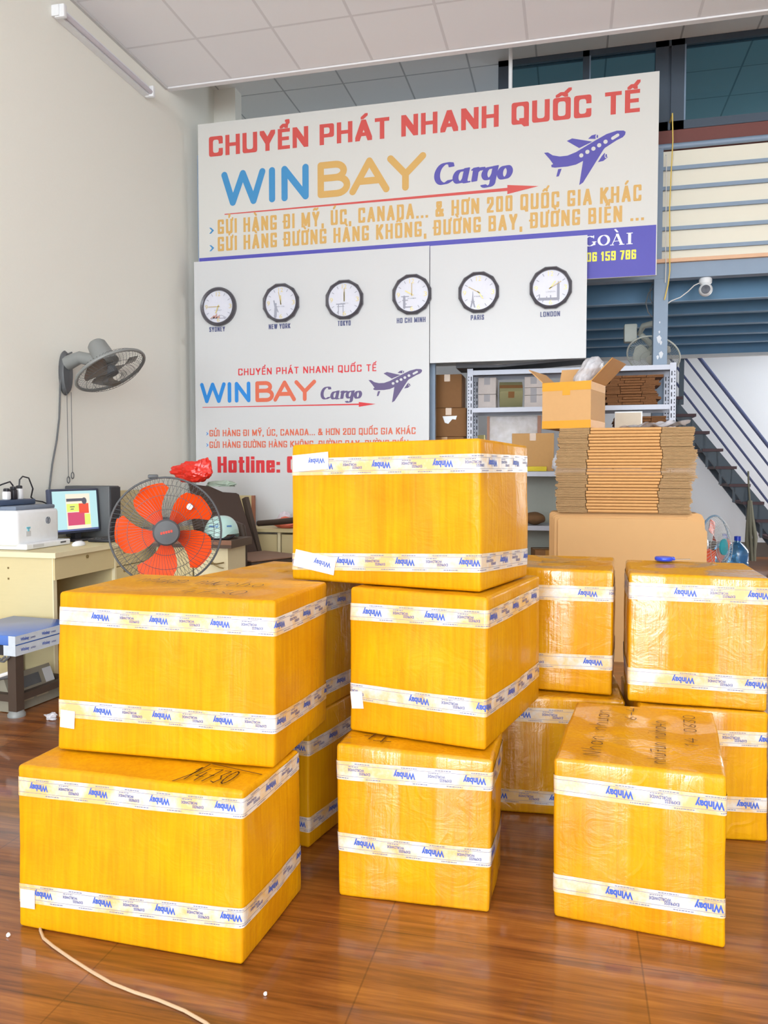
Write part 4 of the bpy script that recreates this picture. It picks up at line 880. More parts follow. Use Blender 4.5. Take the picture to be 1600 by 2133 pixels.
t = Thing('computer_mouse', (-2.86, 3.98, .751), 'white mouse on the beige desk beside the printer', 'mouse')
b = MB(); b.lathe([(.0, 0), (.030, .0), (.031, .008), (.026, .020), (.014, .027), (0, .029)], (0, 0, 0), (0, 0, 1), 20, caps=False)
for i, v in enumerate(b.v): b.v[i] = Vector((-2.86 + v.x * .95, 4.02 + v.y * 1.7, .751 + v.z))
t.part('mouse_shell', b, M_white, smooth=True)
b = MB(); b.box((-2.86, 4.045, .780), (.006, .016, .006)); t.part('scroll_wheel', b, M_greyd)

# ------------------------------------------------------------------ grey fan on the left wall
def blade_mesh(b, o, ax, x, y, r0, r1, a0, w0, w1, sweep, mi=0, pitch=.02, n=8, sgn=1):
    """one curved fan blade around the axis ax (x, y span the disc)"""
    P = lambda r, a, h: o + (x * math.cos(a) + y * math.sin(a)) * r + ax * h
    rows = []
    for i in range(n + 1):
        f = i / n; r = r0 + (r1 - r0) * f; wd = w0 + (w1 - w0) * math.sin(min(1, f * 1.15) * PI / 2); c = a0 + sweep * f * f
        if f > .8: wd *= math.sqrt(max(.12, 1 - ((f - .8) / .2) ** 2 * .75))
        rows.append([(r, c + wd * (j / 6 - .5), pitch * (j / 6 - .5)) for j in range(7)])
    for h0, rev in ((0, 0), (.003, 1)):
        vs = [P(r, a, h + h0) for row in rows for r, a, h in row]
        b.add(vs, [(i * 7 + j, i * 7 + j + 1, (i + 1) * 7 + j + 1, (i + 1) * 7 + j) for i in range(n) for j in range(6)], mi)
def frame_of(ax):
    ax = Vector(ax).normalized(); u = Vector((0, 0, 1)) if abs(ax.z) < .95 else Vector((0, 1, 0)); x = ax.cross(u).normalized() * -1; y = ax.cross(x)
    return ax, x, y
def cage(b, o, ax, x, y, R, depth, wires, wr, rings=(), hub=.05, mi=0):
    P = lambda r, a, h: o + (x * math.cos(a) + y * math.sin(a)) * r + ax * h
    for i in range(wires):
        a = 2 * PI * i / wires
        for s in (1, -1): b.tube([P(hub + (R - hub) * f, a + .25 * f * s, s * depth * math.sqrt(max(0, 1 - f ** 3))) for f in (0, .3, .6, .85, .96, 1)], wr, 3, mi)
    for rr in rings:
        f = (rr * R - hub) / (R - hub)
        b.tube([P(rr * R, 2 * PI * k / 40, depth * math.sqrt(max(0, 1 - f ** 3)) + .002) for k in range(40)], wr * 1.3, 4, mi, True)

t = Thing('wall_fan', (XL, 4.55, 1.85), 'grey wall fan tilted downwards on the left wall', 'fan')
b = MB(); b.lathe([(.0, 0), (.055, 0), (.058, .012), (.05, .035), (.0, .045)], (0, 0, 0), (1, 0, 0), 24, caps=False)
for i, v in enumerate(b.v): b.v[i] = Vector((XL + .001 + v.x, 4.55 + v.y, 1.855 + v.z * 2.6))
t.part('wall_bracket', b, M_greyd, smooth=True)
hubc = Vector((-2.985, 4.57, 1.865)); ax, fx, fy = frame_of((.508, -.03, -.83))
b = MB(); b.tube([(XL + .03, 4.55, 1.92), (-3.20, 4.55, 1.955), (-3.10, 4.56, 1.93), (-3.06, 4.57, 1.93)], [.05, .042, .045, .05], 14); t.part('arm', b, M_grey, smooth=True)
b = MB(); b.lathe([(.0, 0), (.045, .0), (.062, .02), (.072, .10), (.085, .17), (.06, .185), (0, .185)], hubc - ax * .225, ax, 24, caps=False); t.part('motor_housing', b, M_grey, smooth=True)
b = MB(); cage(b, hubc, ax, fx, fy, .235, .055, 54, .0011, (.35, .6, .8), .045); t.part('cage', b, M_greyd)
b = MB(); b.tube([hubc + (fx * math.cos(2 * PI * k / 48) + fy * math.sin(2 * PI * k / 48)) * .236 for k in range(48)], .011, 8, 0, True); t.part('rim', b, M_grey, smooth=True)
b = MB(); b.lathe([(0, -.02), (.04, -.02), (.042, .03), (.0, .04)], hubc, ax, 20, caps=False); t.part('hub', b, M_greyd, smooth=True)
for k in range(3):
    b = MB(); blade_mesh(b, hubc, ax, fx, fy, .04, .205, 1.0 + 2 * PI * k / 3, .7, 1.15, .25, 0, .05); t.part('blade', b, mat('smoked_blade', rgb(120, 112, 104), .3), smooth=True)
for y, z1_ in ((4.54, 1.16), (4.585, 1.19)):
    b = MB(); b.cyl((XL + .03, y, z1_), (XL + .03, y, 1.73), .0022, 5); b.tube([(XL + .03, y + .014 * math.cos(a), z1_ - .024 + .022 * math.sin(a)) for a in [2 * PI * i / 14 for i in range(14)]], .0035, 5, 0, True); t.part('pull_cord', b, M_cordk)
b = MB(); b.tube([(XL + .03, 4.60, 2.0), (XL + .012, 4.52, 1.96), (XL + .012, 4.50, 1.80), (XL + .012, 4.48, 1.55), (XL + .012, 4.45, 1.40), (XL + .012, 4.40, 1.24), (XL + .012, 4.36, 1.05), (XL + .012, 4.36, .80)], .006, 6); t.part('power_cord', b, M_cordk, smooth=True)

# batten lamp high on the left wall (switched off)
t = Thing('batten_lamp', (XL, 5.05, 4.2), 'unlit white tube lamp fixed along the top of the left wall', 'lamp')
b = MB(); b.span((XL + .001, 4.49, 4.165), (XL + .055, 5.63, 4.235)); t.part('lamp_body', b, M_white)
b = MB(); b.cyl((XL + .068, 4.53, 4.19), (XL + .068, 5.60, 4.19), .017, 14); t.part('tube', b, mat('lamp_tube', rgb(205, 200, 208), .3), smooth=True)
for y in (4.515, 5.615):
    b = MB(); b.rbox((XL + .052, y, 4.2), (.075, .035, .085), .008, 2); t.part('end_cap', b, M_white, smooth=True)

# ------------------------------------------------------------------ standing fan with orange blades
t = Thing('standing_fan', (-1.98, 3.58, 0), 'black-caged standing fan with orange blades behind the left cartons', 'fan')
hubc = Vector((-1.985, 3.5, .892)); ax, fx, fy = frame_of((.50, -.86, .02))
b = MB(); cage(b, hubc, ax, fx, fy, .272, .085, 72, .0011, (.42, .68, .86), .06); t.part('cage', b, M_greyd)
b = MB(); b.tube([hubc + (fx * math.cos(2 * PI * k / 56) + fy * math.sin(2 * PI * k / 56)) * .273 for k in range(56)], .0055, 8, 0, True); t.part('rim', b, M_greyd, smooth=True)
b = MB(); b.lathe([(.0, .07), (.062, .07), (.066, .095), (.058, .105), (.0, .108)], hubc, ax, 30, caps=False)
t.part('badge_disc', b, M_greyd, smooth=True)
b = MB(); n0 = hubc + ax * .1085
for i in range(5): b.box(n0 + fx * (-.024 + .012 * i) + fy * (-.003 + .0025 * i), (.009, .012, .003), 0, Matrix((fx, fy, ax)).transposed())
t.part('badge_letters', b, mat('badge_red', rgb(226, 66, 44), .5))
b = MB(); b.lathe([(0, -.02), (.055, -.02), (.06, .05), (.0, .055)], hubc, ax, 24, caps=False); t.part('hub', b, M_orange, smooth=True)
for k, a in enumerate((126, 54, -18, -90, 198)):
    b = MB(); blade_mesh(b, hubc, ax, fx, fy, .05, .246, math.radians(a), .72, .90, -.36, 0, .05); bl = t.part('blade', b, M_orange, smooth=True)
    if k == 1:
        c = hubc + (fx * math.cos(math.radians(47)) + fy * math.sin(math.radians(47))) * .17 + ax * .022; q = MB(); q.lathe([(0, 0), (.016, 0), (.016, .002), (0, .002)], c, ax, 18, caps=False); q.build('round_sticker', M_white, bl, t.loc)
b = MB(); b.lathe([(.0, 0), (.05, 0), (.068, .03), (.07, .12), (.05, .15), (0, .15)], hubc - ax * .20, ax, 24, caps=False); t.part('motor_housing', b, M_greyd, smooth=True)
b = MB(); b.cyl((-2.07, 3.645, .02), (-2.07, 3.645, .82), .016, 14); t.part('pole', b, M_chrome, smooth=True)
b = MB(); b.rbox((-2.07, 3.645, .60), (.07, .07, .10), .012, 2); t.part('control_box', b, M_orange, smooth=True)
b = MB(); b.lathe([(0, 0), (.21, 0), (.21, .015), (.18, .03), (.04, .05), (0, .05)], (-2.07, 3.645, .0), (0, 0, 1), 36, caps=False); t.part('base', b, M_greyd, smooth=True)
b = MB(); b.rbox(hubc + fy * .278 - fx * .06, (.05, .02, .02), .006, 2, 0, Matrix((fx, ax, fy)).transposed()); t.part('carry_handle', b, M_greyd, smooth=True)

# ------------------------------------------------------------------ blue-wrapped platform scale
t = Thing('platform_scale', (-2.87, 3.55, 0), 'low black platform scale wrapped in blue film beside the desk', 'scale')
R = Matrix.Rotation(math.radians(-5), 4, 'Z'); o = Vector((-2.60, 3.15, .04))
def S(x, y, z): return o + R @ Vector((x, y, z))
b = MB(); b.M = Matrix.Translation(o) @ R
b.rbox((-.21, .21, .335), (.42, .42, .05), .006, 2); t.part('platform', b, M_film, smooth=True)
b = MB(); b.M = Matrix.Translation(o) @ R
b.span((.0012, 0, .318), (.0024, .42, .359)); b.span((.0022, 0, .262), (.0034, .42, .312)); b.span((-.04, -.0022, .30), (.0024, -.001, .359)); b.span((-.07, -.003, .262), (.0034, -.002, .312))
t.part('tape_strip', b, mat('clear_white_tape', rgb(200, 208, 216), .35, vary=.1, bscale=30))
b = MB()
for z, m_ in ((.331, .012), (.280, .012)):
    for i in range(3): text_on(b, 'Winbay', 0, .055, 0, .016, lambda x, zz: S(.0040, .03 + i * .14 + x, z + zz), 0, .03, 0, 2)
    for i in range(3): text_on(b, 'EXPRESS', 0, .032, 0, .008, lambda x, zz: S(.0040, .095 + i * .14 + x, z + zz), 1, .02, 0, 2)
t.part('tape_print', b, [M_txt_blue, M_txt_grey], recalc=False)
b = MB(); b.M = Matrix.Translation(o) @ R
b.span((-.42, .0, .262), (0, .02, .309)); b.span((-.42, .40, .262), (0, .42, .309)); b.span((-.02, .02, .262), (0, .40, .309)); b.span((-.42, .02, .262), (-.40, .40, .309)); t.part('frame', b, M_black)
for x, y in ((-.028, .028), (-.392, .028), (-.028, .392), (-.392, .392)):
    b = MB(); b.M = Matrix.Translation(o) @ R; b.box((x, y, .125), (.05, .05, .274)); lg = t.part('leg', b, M_dark)
    b = MB(); b.M = Matrix.Translation(o) @ R; b.lathe([(0, 0), (.042, 0), (.042, .012), (.03, .028), (0, .028)], (x, y, -.04), (0, 0, 1), 18, caps=False); b.build('foot', M_grey, lg, t.loc, True)
b = MB(); b.M = Matrix.Translation(o) @ R; b.span((-.37, .012, .03), (-.05, .045, .065)); b.span((-.37, .375, .03), (-.05, .408, .065)); b.span((-.045, .05, .03), (-.012, .37, .065)); t.part('stretcher', b, M_dark)
b = MB(); b.tube([S(-.03, -.01, .26), S(-.06, -.012, .235), S(-.085, -.012, .235), S(-.11, -.01, .26)], .006, 6); b.tube([S(-.05, -.012, .26), S(-.075, -.016, .242), S(-.10, -.012, .26)], .006, 6); t.part('cable_loop', b, M_cordk, smooth=True)
# weighing display and bundled cords below it
t0 = t; t = Thing('scale_display', (-2.70, 3.37, 0), 'dusty grey weighing display leaning on the floor under the blue platform', 'display')
b = MB(); b.M = Matrix.Translation(S(-.11, .21, .0515)) @ R
b.prism([(.05, -.16, -.088), (-.05, -.16, -.088), (-.05, -.16, .07), (-.02, -.16, .085)], (0, .31, 0)); t.part('display_housing', b, mat('dusty_grey_plastic', rgb(140, 134, 118), .6))
nrm = Vector((.927, 0, .375)).normalized()
b = MB(); b.M = Matrix.Translation(S(-.11, .21, .0515)) @ R
for y0_, y1_, f0, f1, m_ in ((-.12, .06, .55, .85, 0), (-.10, -.02, .2, .24, 1), (0, .08, .2, .24, 1), (.09, .15, .5, .9, 2)):
    A = lambda f: Vector((.05 - .07 * f, 0, -.088 + .173 * f))
    b.prism([A(f0) + Vector((0, y0_, 0)) + nrm * .0005, A(f0) + Vector((0, y1_, 0)) + nrm * .0005, A(f1) + Vector((0, y1_, 0)) + nrm * .0005, A(f1) + Vector((0, y0_, 0)) + nrm * .0005], nrm * .002, m_)
t.part('display_face', b, [M_greyd, mat('button_tan', rgb(172, 156, 128), .5), M_board])
b = MB(); b.tube([S(-.05, .02, .16), S(-.16, .03, .135), S(-.28, .03, .15), S(-.39, .03, .15)], .014, 8); t0.part('thick_cord', b, M_cordk, smooth=True)
b = MB(); b.tube([S(-.05, .015, .175), S(-.18, .02, .13), S(-.28, .02, .12), S(-.39, .02, .10)], .010, 8); t0.part('pale_cord', b, M_cordw, smooth=True)

# ------------------------------------------------------------------ desk, chair and things in the far left corner
t = Thing('side_table', (-2.4, 4.7, 0), 'small beige cabinet table with a dark brown top edge and a key in its door', 'table')
b = MB(); b.span((-2.68, 4.53, .70), (-2.11, 4.86, .75)); b.span((-2.682, 4.527, .722), (-2.108, 4.53, .752), 1); t.part('table_top', b, [mat('brown_table_edge', rgb(92, 74, 60), .5), mat('red_brown_lip', rgb(150, 108, 84), .5)])
b = MB(); b.span((-2.66, 4.56, 0), (-2.40, 4.84, .70)); t.part('cabinet', b, M_beige)
b = MB(); b.span((-2.39, 4.565, .03), (-2.15, 4.84, .70)); d = t.part('cabinet_door', b, M_beige2)
b = MB(); b.cyl((-2.26, 4.565, .60), (-2.26, 4.55, .60), .010, 10); b.tube([(-2.26, 4.548, .60), (-2.22, 4.545, .597), (-2.17, 4.545, .607)], .005, 6); b.tube([(-2.24, 4.545, .592), (-2.20, 4.542, .575), (-2.17, 4.542, .570)], .0035, 6); b.build('key', M_lock, d, t.loc)
t = Thing('corner_desk', (-2.4, 5.98, 0), 'beige desk with a back board standing against the hotline board', 'desk')
b = MB(); b.span((-3.20, 5.82, .70), (-1.45, 6.16, .728)); t.part('desktop', b, M_beige)
b = MB(); b.span((-3.10, 6.135, .728), (-2.66, 6.16, .985)); b.span((-2.665, 6.132, .73), (-2.64, 6.163, .985), 1); t.part('back_board', b, [M_beige, mat('red_brown_edge', rgb(168, 110, 84), .6)])
for x in (-3.18, -2.30, -1.48):
    b = MB(); b.span((x - .012, 5.84, 0), (x + .012, 6.15, .70)); t.part('side_panel', b, M_beige2)
b = MB(); b.span((-3.16, 5.85, .05), (-2.32, 5.865, .68)); d = t.part('cabinet_door', b, M_beige)
b = MB(); b.span((-2.28, 5.85, .05), (-1.50, 5.865, .68)); t.part('cabinet_door', b, M_beige)
for i, (x, y, z, rx, ry, rz, nm, m_, lb) in enumerate(((-2.26, 5.93, .772, .12, .07, .045, 'crumpled_bag', mat('pink_red_cloth', rgb(226, 120, 96), .8, bump=.6, bscale=25), 'crumpled salmon cloth on the corner desk behind the dark chair arm'),
                        (-2.34, 6.07, .79, .06, .045, .06, 'tissue_roll', mat('mauve_white_paper', rgb(214, 206, 214), .8, bump=.5, bscale=30), 'crumpled pale paper wad on the corner desk behind the salmon cloth'))):
    bm = bmesh.new(); bmesh.ops.create_icosphere(bm, subdivisions=4, radius=1); b = MB()
    vs = []
    for v in bm.verts:
        k = 1 + .28 * noise.noise(v.co * 2.2 + Vector((i * 5, 0, 0))) + .12 * noise.noise(v.co * 6); vs.append((x + v.co.x * rx * k, y + v.co.y * ry * k, max(.7285, z + v.co.z * rz * k)))
    b.add(vs, [[v.index for v in f.verts] for f in bm.faces]); bm.free()
    single(nm if i == 0 else 'paper_wad', b, m_, (x, y, .728), lb, 'cloth' if i == 0 else 'paper', smooth=True)

t = Thing('lounge_chair', (-2.2, 4.72, 0), 'dark brown fabric armchair behind the orange fan with a red bag on its back', 'chair')
co = Vector((-2.35, 5.33, 0)); R = Matrix.Rotation(math.radians(62), 4, 'Z'); CM = Matrix.Translation(co) @ R      # local: x right, -y front
def cm(): q = MB(); q.M = CM; return q
b = cm(); b.prism([(-.24, .10, .40), (.24, .10, .40), (.20, .36, 1.01), (.07, .36, 1.02), (-.04, .37, 1.065), (-.24, .37, 1.09)], (0, .035, .01)); t.part('backrest', b, M_darkfab)
b = cm(); b.rbox((0, -.13, .535), (.50, .46, .05), .012, 2); t.part('seat', b, M_dark, smooth=True)
b = cm(); b.rbox((0, -.13, .568), (.50, .46, .014), .006, 2); t.part('seat_pad', b, mat('worn_brown_vinyl', rgb(140, 108, 86), .6), smooth=True)
for s in (-1, 1):
    b = cm(); b.tube([(s * .285, .22, .78), (s * .285, .0, .80), (s * .285, -.22, .825), (s * .285, -.30, .81), (s * .285, -.32, .74), (s * .285, -.32, .0)], .024, 10); t.part('armrest', b, M_dark, smooth=True)
    b = cm(); b.bar((s * .255, .35, .98), (s * .255, -.02, .0), .035, .05); t.part('leg', b, M_dark)
    b = cm(); b.bar((s * .27, .16, .50), (s * .27, -.32, .53), .03, .05); t.part('side_rail', b, M_dark)
# red bag and pale cloth on the chair back
def lump(name, pos, rad, m_, label, cat, seed=0, k1=.3, k2=.15, floor_z=None, sub=4):
    bm = bmesh.new(); bmesh.ops.create_icosphere(bm, subdivisions=sub, radius=1); b = MB(); vs = []
    for v in bm.verts:
        k = 1 + k1 * noise.noise(v.co * 1.8 + Vector((seed, 1, 2))) + k2 * noise.noise(v.co * 5 + Vector((seed, 4, 2)))
        p = Vector(pos) + Vector((v.co.x * rad[0], v.co.y * rad[1], v.co.z * rad[2])) * k
        if floor_z is not None: p.z = max(floor_z, p.z)
        vs.append(p)
    b.add(vs, [[v.index for v in f.verts] for f in bm.faces]); bm.free()
    return single(name, b, m_, (pos[0], pos[1], floor_z if floor_z is not None else pos[2]), label, cat, smooth=True)
bk = CM @ Vector((-.20, .385, 1.105))
b = MB(); bm = bmesh.new(); bmesh.ops.create_icosphere(bm, subdivisions=5, radius=1); vs = []
for v in bm.verts:
    k = 1 + .22 * noise.noise(v.co * 1.7 + Vector((3, 1, 2))) + .12 * noise.noise(v.co * 6); p = v.co * k
    side = p.x; z = p.z
    pk = max(0, side - .1) * .35   # pulled-up corner at the right, tail at the left
    vs.append((bk.x - .0 + p.x * .135 - max(0, -p.x - .7) * .12, bk.y + p.y * .07, max(bk.z + .004, bk.z + .085 + (z * .085) + pk * max(0, z) * .22)))
b.add(vs, [[v.index for v in f.verts] for f in bm.faces]); bm.free()
single('plastic_bag', b, M_red, (bk.x, bk.y, bk.z), 'crumpled red plastic bag perched on the dark chair back', 'bag', smooth=True)
bk = CM @ Vector((.04, .375, 1.072))
lump('folded_cloth', (bk.x, bk.y, bk.z + .02), (.12, .05, .03), mat('sage_cloth', rgb(168, 184, 168), .8, bump=.5, bscale=20), 'pale green cloth folded over the dark chair back beside the red bag', 'cloth', 9, .3, .25, bk.z + .003)
# mint helmet on the chair seat
hp = Vector((-2.245, 4.675, .7525))
t = Thing('motorbike_helmet', hp, 'mint half helmet on the small brown-edged table behind the orange fan', 'helmet')
b = MB(); rows = []
for i in range(13):
    th = PI / 2 * i / 12; row = []
    for j in range(36):
        a = 2 * PI * j / 36; low = .0 if i else 0
        r = math.cos(th) ** .75; zz = .015 + .135 * math.sin(th)
        if i == 0: zz += .018 + .030 * math.cos(3 * a + .6)
        row.append(hp + Vector((r * .112 * math.cos(a), r * .125 * math.sin(a), max(0.001, zz))))
    rows.append(row)
vs = [p for r in rows for p in r]; b.add(vs, [(i * 36 + j, i * 36 + (j + 1) % 36, (i + 1) * 36 + (j + 1) % 36, (i + 1) * 36 + j) for i in range(12) for j in range(36)])
b.add([hp + (p - hp) * .94 for p in vs[:36 * 12]], [(i * 36 + j, i * 36 + (j + 1) % 36, (i + 1) * 36 + (j + 1) % 36, (i + 1) * 36 + j) for i in range(11) for j in range(36)])
t.part('shell', b, M_mint, smooth=True)
b = MB()
def hs(a, zf, k=1.015):
    th = math.asin(min(1, zf)); r = math.cos(th) ** .75; return hp + Vector((r * .112 * k * math.cos(a), r * .125 * k * math.sin(a), .015 + .135 * zf))
for a0, w_ in ((-1.95, .45), (-.75, .35)): 
    for i in range(7): b.poly([hs(a0 + w_ * i / 7, .48), hs(a0 + w_ * (i + .75) / 7, .48), hs(a0 + w_ * (i + .75) / 7, .56), hs(a0 + w_ * i / 7, .56)])
b.poly([hs(-1.38 + .09 * math.cos(q), .56 + .10 * math.sin(q)) for q in [2 * PI * i / 12 for i in range(12)]]); b.poly([hs(-1.38 + .05 * math.cos(q), .56 + .055 * math.sin(q), 1.02) for q in [2 * PI * i / 12 for i in range(12)]], 1)
t.part('shell_print', b, [mat('helmet_print_blue', rgb(60, 120, 190), .4), M_mint], recalc=False)
b = MB(); b.tube([hp + Vector((.10, -.03, .02)), hp + Vector((.09, -.08, .008)), hp + Vector((.05, -.13, .006)), hp + Vector((0, -.14, .006))], .006, 6); t.part('chin_strap', b, M_black, smooth=True)

# ------------------------------------------------------------------ slotted-angle rack and what stands on it
RX0, RX1, RY0, RY1, RT = -.852, .795, 6.42, 6.82, 2.045
t = Thing('slotted_rack', ((RX0 + RX1) / 2, 6.62, 0), 'galvanised slotted-angle rack behind the three-high carton stack', 'rack')
for x, sx in ((RX0, 1), (RX1, -1)):
    for y, sy in ((RY0, 1), (RY1, -1)):
        b = MB(); b.span((x, y, 0), (x + sx * .05, y + sy * .003, RT)); b.span((x, y, 0), (x + sx * .003, y + sy * .045, RT))
        z = .08; yy = y - .0008 if sy > 0 else y - .0038
        while z < RT - .05:
            for (cx, w_, h_, dz) in ((.015, .007, .012, 0), (.015, .007, .012, .025), (.036, .008, .035, .012)): 
                b.poly([(x + sx * (cx - w_ / 2), yy, z + dz - h_ / 2), (x + sx * (cx + w_ / 2), yy, z + dz - h_ / 2), (x + sx * (cx + w_ / 2), yy, z + dz + h_ / 2), (x + sx * (cx - w_ / 2), yy, z + dz + h_ / 2)], 1)
            z += .055
        t.part('post', b, [M_zinc, M_hole], recalc=False)
for z in (2.03, 1.72, 1.19, .745, .20):
    b = MB(); b.span((RX0 + .004, RY0 + .004, z - .004), (RX1 - .004, RY1 - .004, z)); b.span((RX0 + .004, RY0 + .003, z - .038), (RX1 - .004, RY0 + .0065, z)); b.span((RX0 + .004, RY1 - .0065, z - .038), (RX1 - .004, RY1 - .003, z)); t.part('shelf', b, M_zinc)
def plain_box(name, c, d, m_, label, cat, rz=0, rx=0, group=None, tape=None, r=.004):
    R = Matrix.Rotation(rz, 3, 'Z') @ Matrix.Rotation(rx, 3, 'X')
    t = Thing(name, (c[0], c[1], c[2] - d[2] / 2), label, cat, group)
    b = MB(); b.rbox(c, d, r, 2, 0, R); t.part('carton_body', b, m_, smooth=True)
    b = MB(); b.box(Vector(c) + R @ Vector((0, 0, d[2] / 2 + .0006)), (d[0] * 1.002, .05, .0012), 0, R); b.box(Vector(c) + R @ Vector((0, -d[1] / 2 - .0006, d[2] / 2 - .03)), (.05, .0012, .06), 0, R)
    t.part('seal_tape', b, tape or mat('brown_tape', rgb(176, 128, 66), .3, coat=.4))
    return t
M_pcard = mat('pale_printed_card', rgb(196, 186, 182), .7, vary=.08, bscale=30)
pt = mat('grey_tape', rgb(150, 146, 150), .5)
for x, zs, w_, labs in ((-.695, ((1.7235, .115), (1.8405, .14)), .15, ('pale printed box lower left on the second rack shelf', 'pale printed box upper left on the second rack shelf')),
                        (-.31, ((1.7235, .10), (1.8255, .06), (1.8875, .09)), .15, ('pale printed box, lowest right of the tilted green box', 'pale printed box, middle right of the tilted green box', 'pale printed box, top right of the tilted green box'))):
    for (z0_, h_), lb in zip(zs, labs): plain_box('printed_box', (x, 6.62, z0_ + h_ / 2), (w_, .20, h_), M_pcard, lb, 'box', tape=pt, group='pale printed boxes on the rack')
plain_box('tilted_box', (-.50, 6.56, 1.838), (.19, .16, .15), mat('olive_card', rgb(146, 142, 104), .7), 'olive green box tilted open on the second rack shelf', 'box', .12, .62, tape=M_kraftd)
t = Thing('wrapped_panel', (-.48, 6.56, 1.193), 'pale board wrapped in shiny clear plastic leaning on the rack shelf', 'panel')
b = MB(); b.box((-.475, 6.572, 1.425), (.43, .03, .46)); t.part('board', b, mat('cream_panel', rgb(220, 208, 190), .6, vary=.06))
b = MB(); b.rbox((-.475, 6.570, 1.425), (.445, .045, .462), .008, 2); t.part('plastic_wrap', b, M_bag, smooth=True)
b = MB(); b.box((-.685, 6.565, 1.425), (.022, .052, .463)); b.box((-.262, 6.565, 1.425), (.03, .052, .463)); t.part('edge_strip', b, mat('copper_brown_edge', rgb(160, 112, 86), .5))
b = MB(); b.span((-.775, 6.55, 1.1935), (-.715, 6.58, 1.50)); b.span((-.722, 6.548, 1.1935), (-.712, 6.582, 1.50), 1)
single('olive_slab', b, [mat('olive_board', rgb(140, 130, 78), .7), mat('pale_edge', rgb(214, 200, 140), .6)], (-.74, 6.56, 1.193), 'narrow olive board upright beside the left rack post', 'board')
plain_box('long_carton', (-.31, 6.495, 1.350), (.34, .075, .312), M_kraft, 'flat kraft carton standing on the third rack shelf', 'carton')
b = MB(); b.rbox((-.29, 6.435, 1.213), (.19, .02, .04), .005, 2); single('yellow_sponge', b, mat('yellow_foam', rgb(226, 206, 60), .8, bump=.3, bscale=120), (-.29, 6.435, 1.193), 'flat yellow foam strip at the rack shelf edge', 'foam strip', smooth=True)
lump('clear_bag', (-.10, 6.435, 1.26), (.05, .012, .07), M_bag, 'small clear plastic bag on the third rack shelf beside the yellow strip', 'bag', 5, .3, .2, 1.1935)
# folded brown cartons on the right of the rack
M_kd2 = mat('brown_card_edge', rgb(132, 88, 52), .85, bump=.5, bscale=150, vary=.2)
def flat_carton_mesh(w_, d_, h_, lf, rf, wob):
    """a folded-flat carton: raw corrugated ends and a smooth folded middle"""
    b = MB(); x0_, x1_ = -w_ / 2, w_ / 2; a, c = x0_ + w_ * lf, x1_ - w_ * rf
    for (p, q, m_, ins) in ((x0_, a - .004, 0, .004), (c + .004, x1_, 0, .003)):
        for k in range(3): b.span((p + (random.uniform(0, .010) if p < 0 else 0), -d_ / 2 + ins + random.uniform(-.004, .004), h_ * (k / 3) + .0006), (q - (random.uniform(0, .010) if p > 0 else 0), d_ / 2, h_ * ((k + 1) / 3) - .0010), 0)
    n = 8; pr = [(-d_ / 2 + .006 - .006 * math.sin(PI * i / n), h_ * (.06 + .88 * i / n)) for i in range(n + 1)]
    pts = [(a, y, z) for y, z in pr] + [(a, d_ / 2 - .002, h_ * .94), (a, d_ / 2 - .002, h_ * .06)]
    b.prism(pts, (c - a, 0, 0), 1)
    return b
for i in range(11):
    b = flat_carton_mesh(.44 + random.uniform(-.07, .05), .30, .021, .3, .3, .001); z = 1.7235 + i * .0215
    single('flattened_carton', b, [M_kd2, M_kd2], (0, 0, 0), 'dark brown flattened carton in the small pile on the second rack shelf, right side', 'carton', 'dark flattened cartons on the rack').location = (.47 + random.uniform(-.025, .025), 6.60 + random.uniform(-.01, .01), z)
for i in range(19):
    b = flat_carton_mesh(.40 + random.uniform(-.02, .02), .30, .0225, .3, .3, .001)
    single('flattened_carton', b, [M_kd2, M_kd2], (0, 0, 0), 'dark brown flattened carton in the pile on the third rack shelf, right side', 'carton', 'dark flattened cartons on the lower rack shelf').location = (.53 + random.uniform(-.01, .01), 6.62, 1.1935 + i * .0232)
b = MB(); b.span((.335, 6.440, 1.1935), (.545, 6.452, 1.70 - .03)); b.span((.338, 6.437, 1.22), (.535, 6.44, 1.66), 1); single('white_panel', b, [M_white, mat('cream_face', rgb(220, 206, 186), .7)], (.44, 6.446, 1.193), 'white-edged cream board on the rack behind the open carton', 'board')
b = MB(); b.prism([(-.95, 6.46, 2.060), (-.60, 6.46, 2.055), (.1, 6.46, 2.10), (.1, 6.46, 2.12), (-.6, 6.46, 2.075), (-.95, 6.46, 2.10)], (0, .33, 0)); single('grey_sheet', b, mat('dark_grey_sheet', rgb(112, 114, 120), .6), (-.4, 6.6, 2.055), 'long dark grey sheet lying along the top of the rack', 'sheet')
plain_box('floor_carton', (-.20, 6.60, .37), (.22, .24, .34), M_kraftd, 'brown carton on the lowest rack shelf behind the narrow carton', 'carton', .2)
lump('brown_cushion', (-.295, 6.55, .80), (.09, .10, .052), mat('brown_cushion_cloth', rgb(120, 88, 56), .85), 'round brown cushion on the fourth rack shelf beside the tall stack', 'cushion', 2, .08, .03, .7465)
b = MB(); b.span((-.84, 6.845, .02), (.62, 6.855, 1.15)); single('grey_partition', b, mat('sage_grey_sheet', rgb(164, 168, 158), .5), (-.1, 6.85, .02), 'plain grey-green sheet standing behind the lower rack shelves', 'sheet')
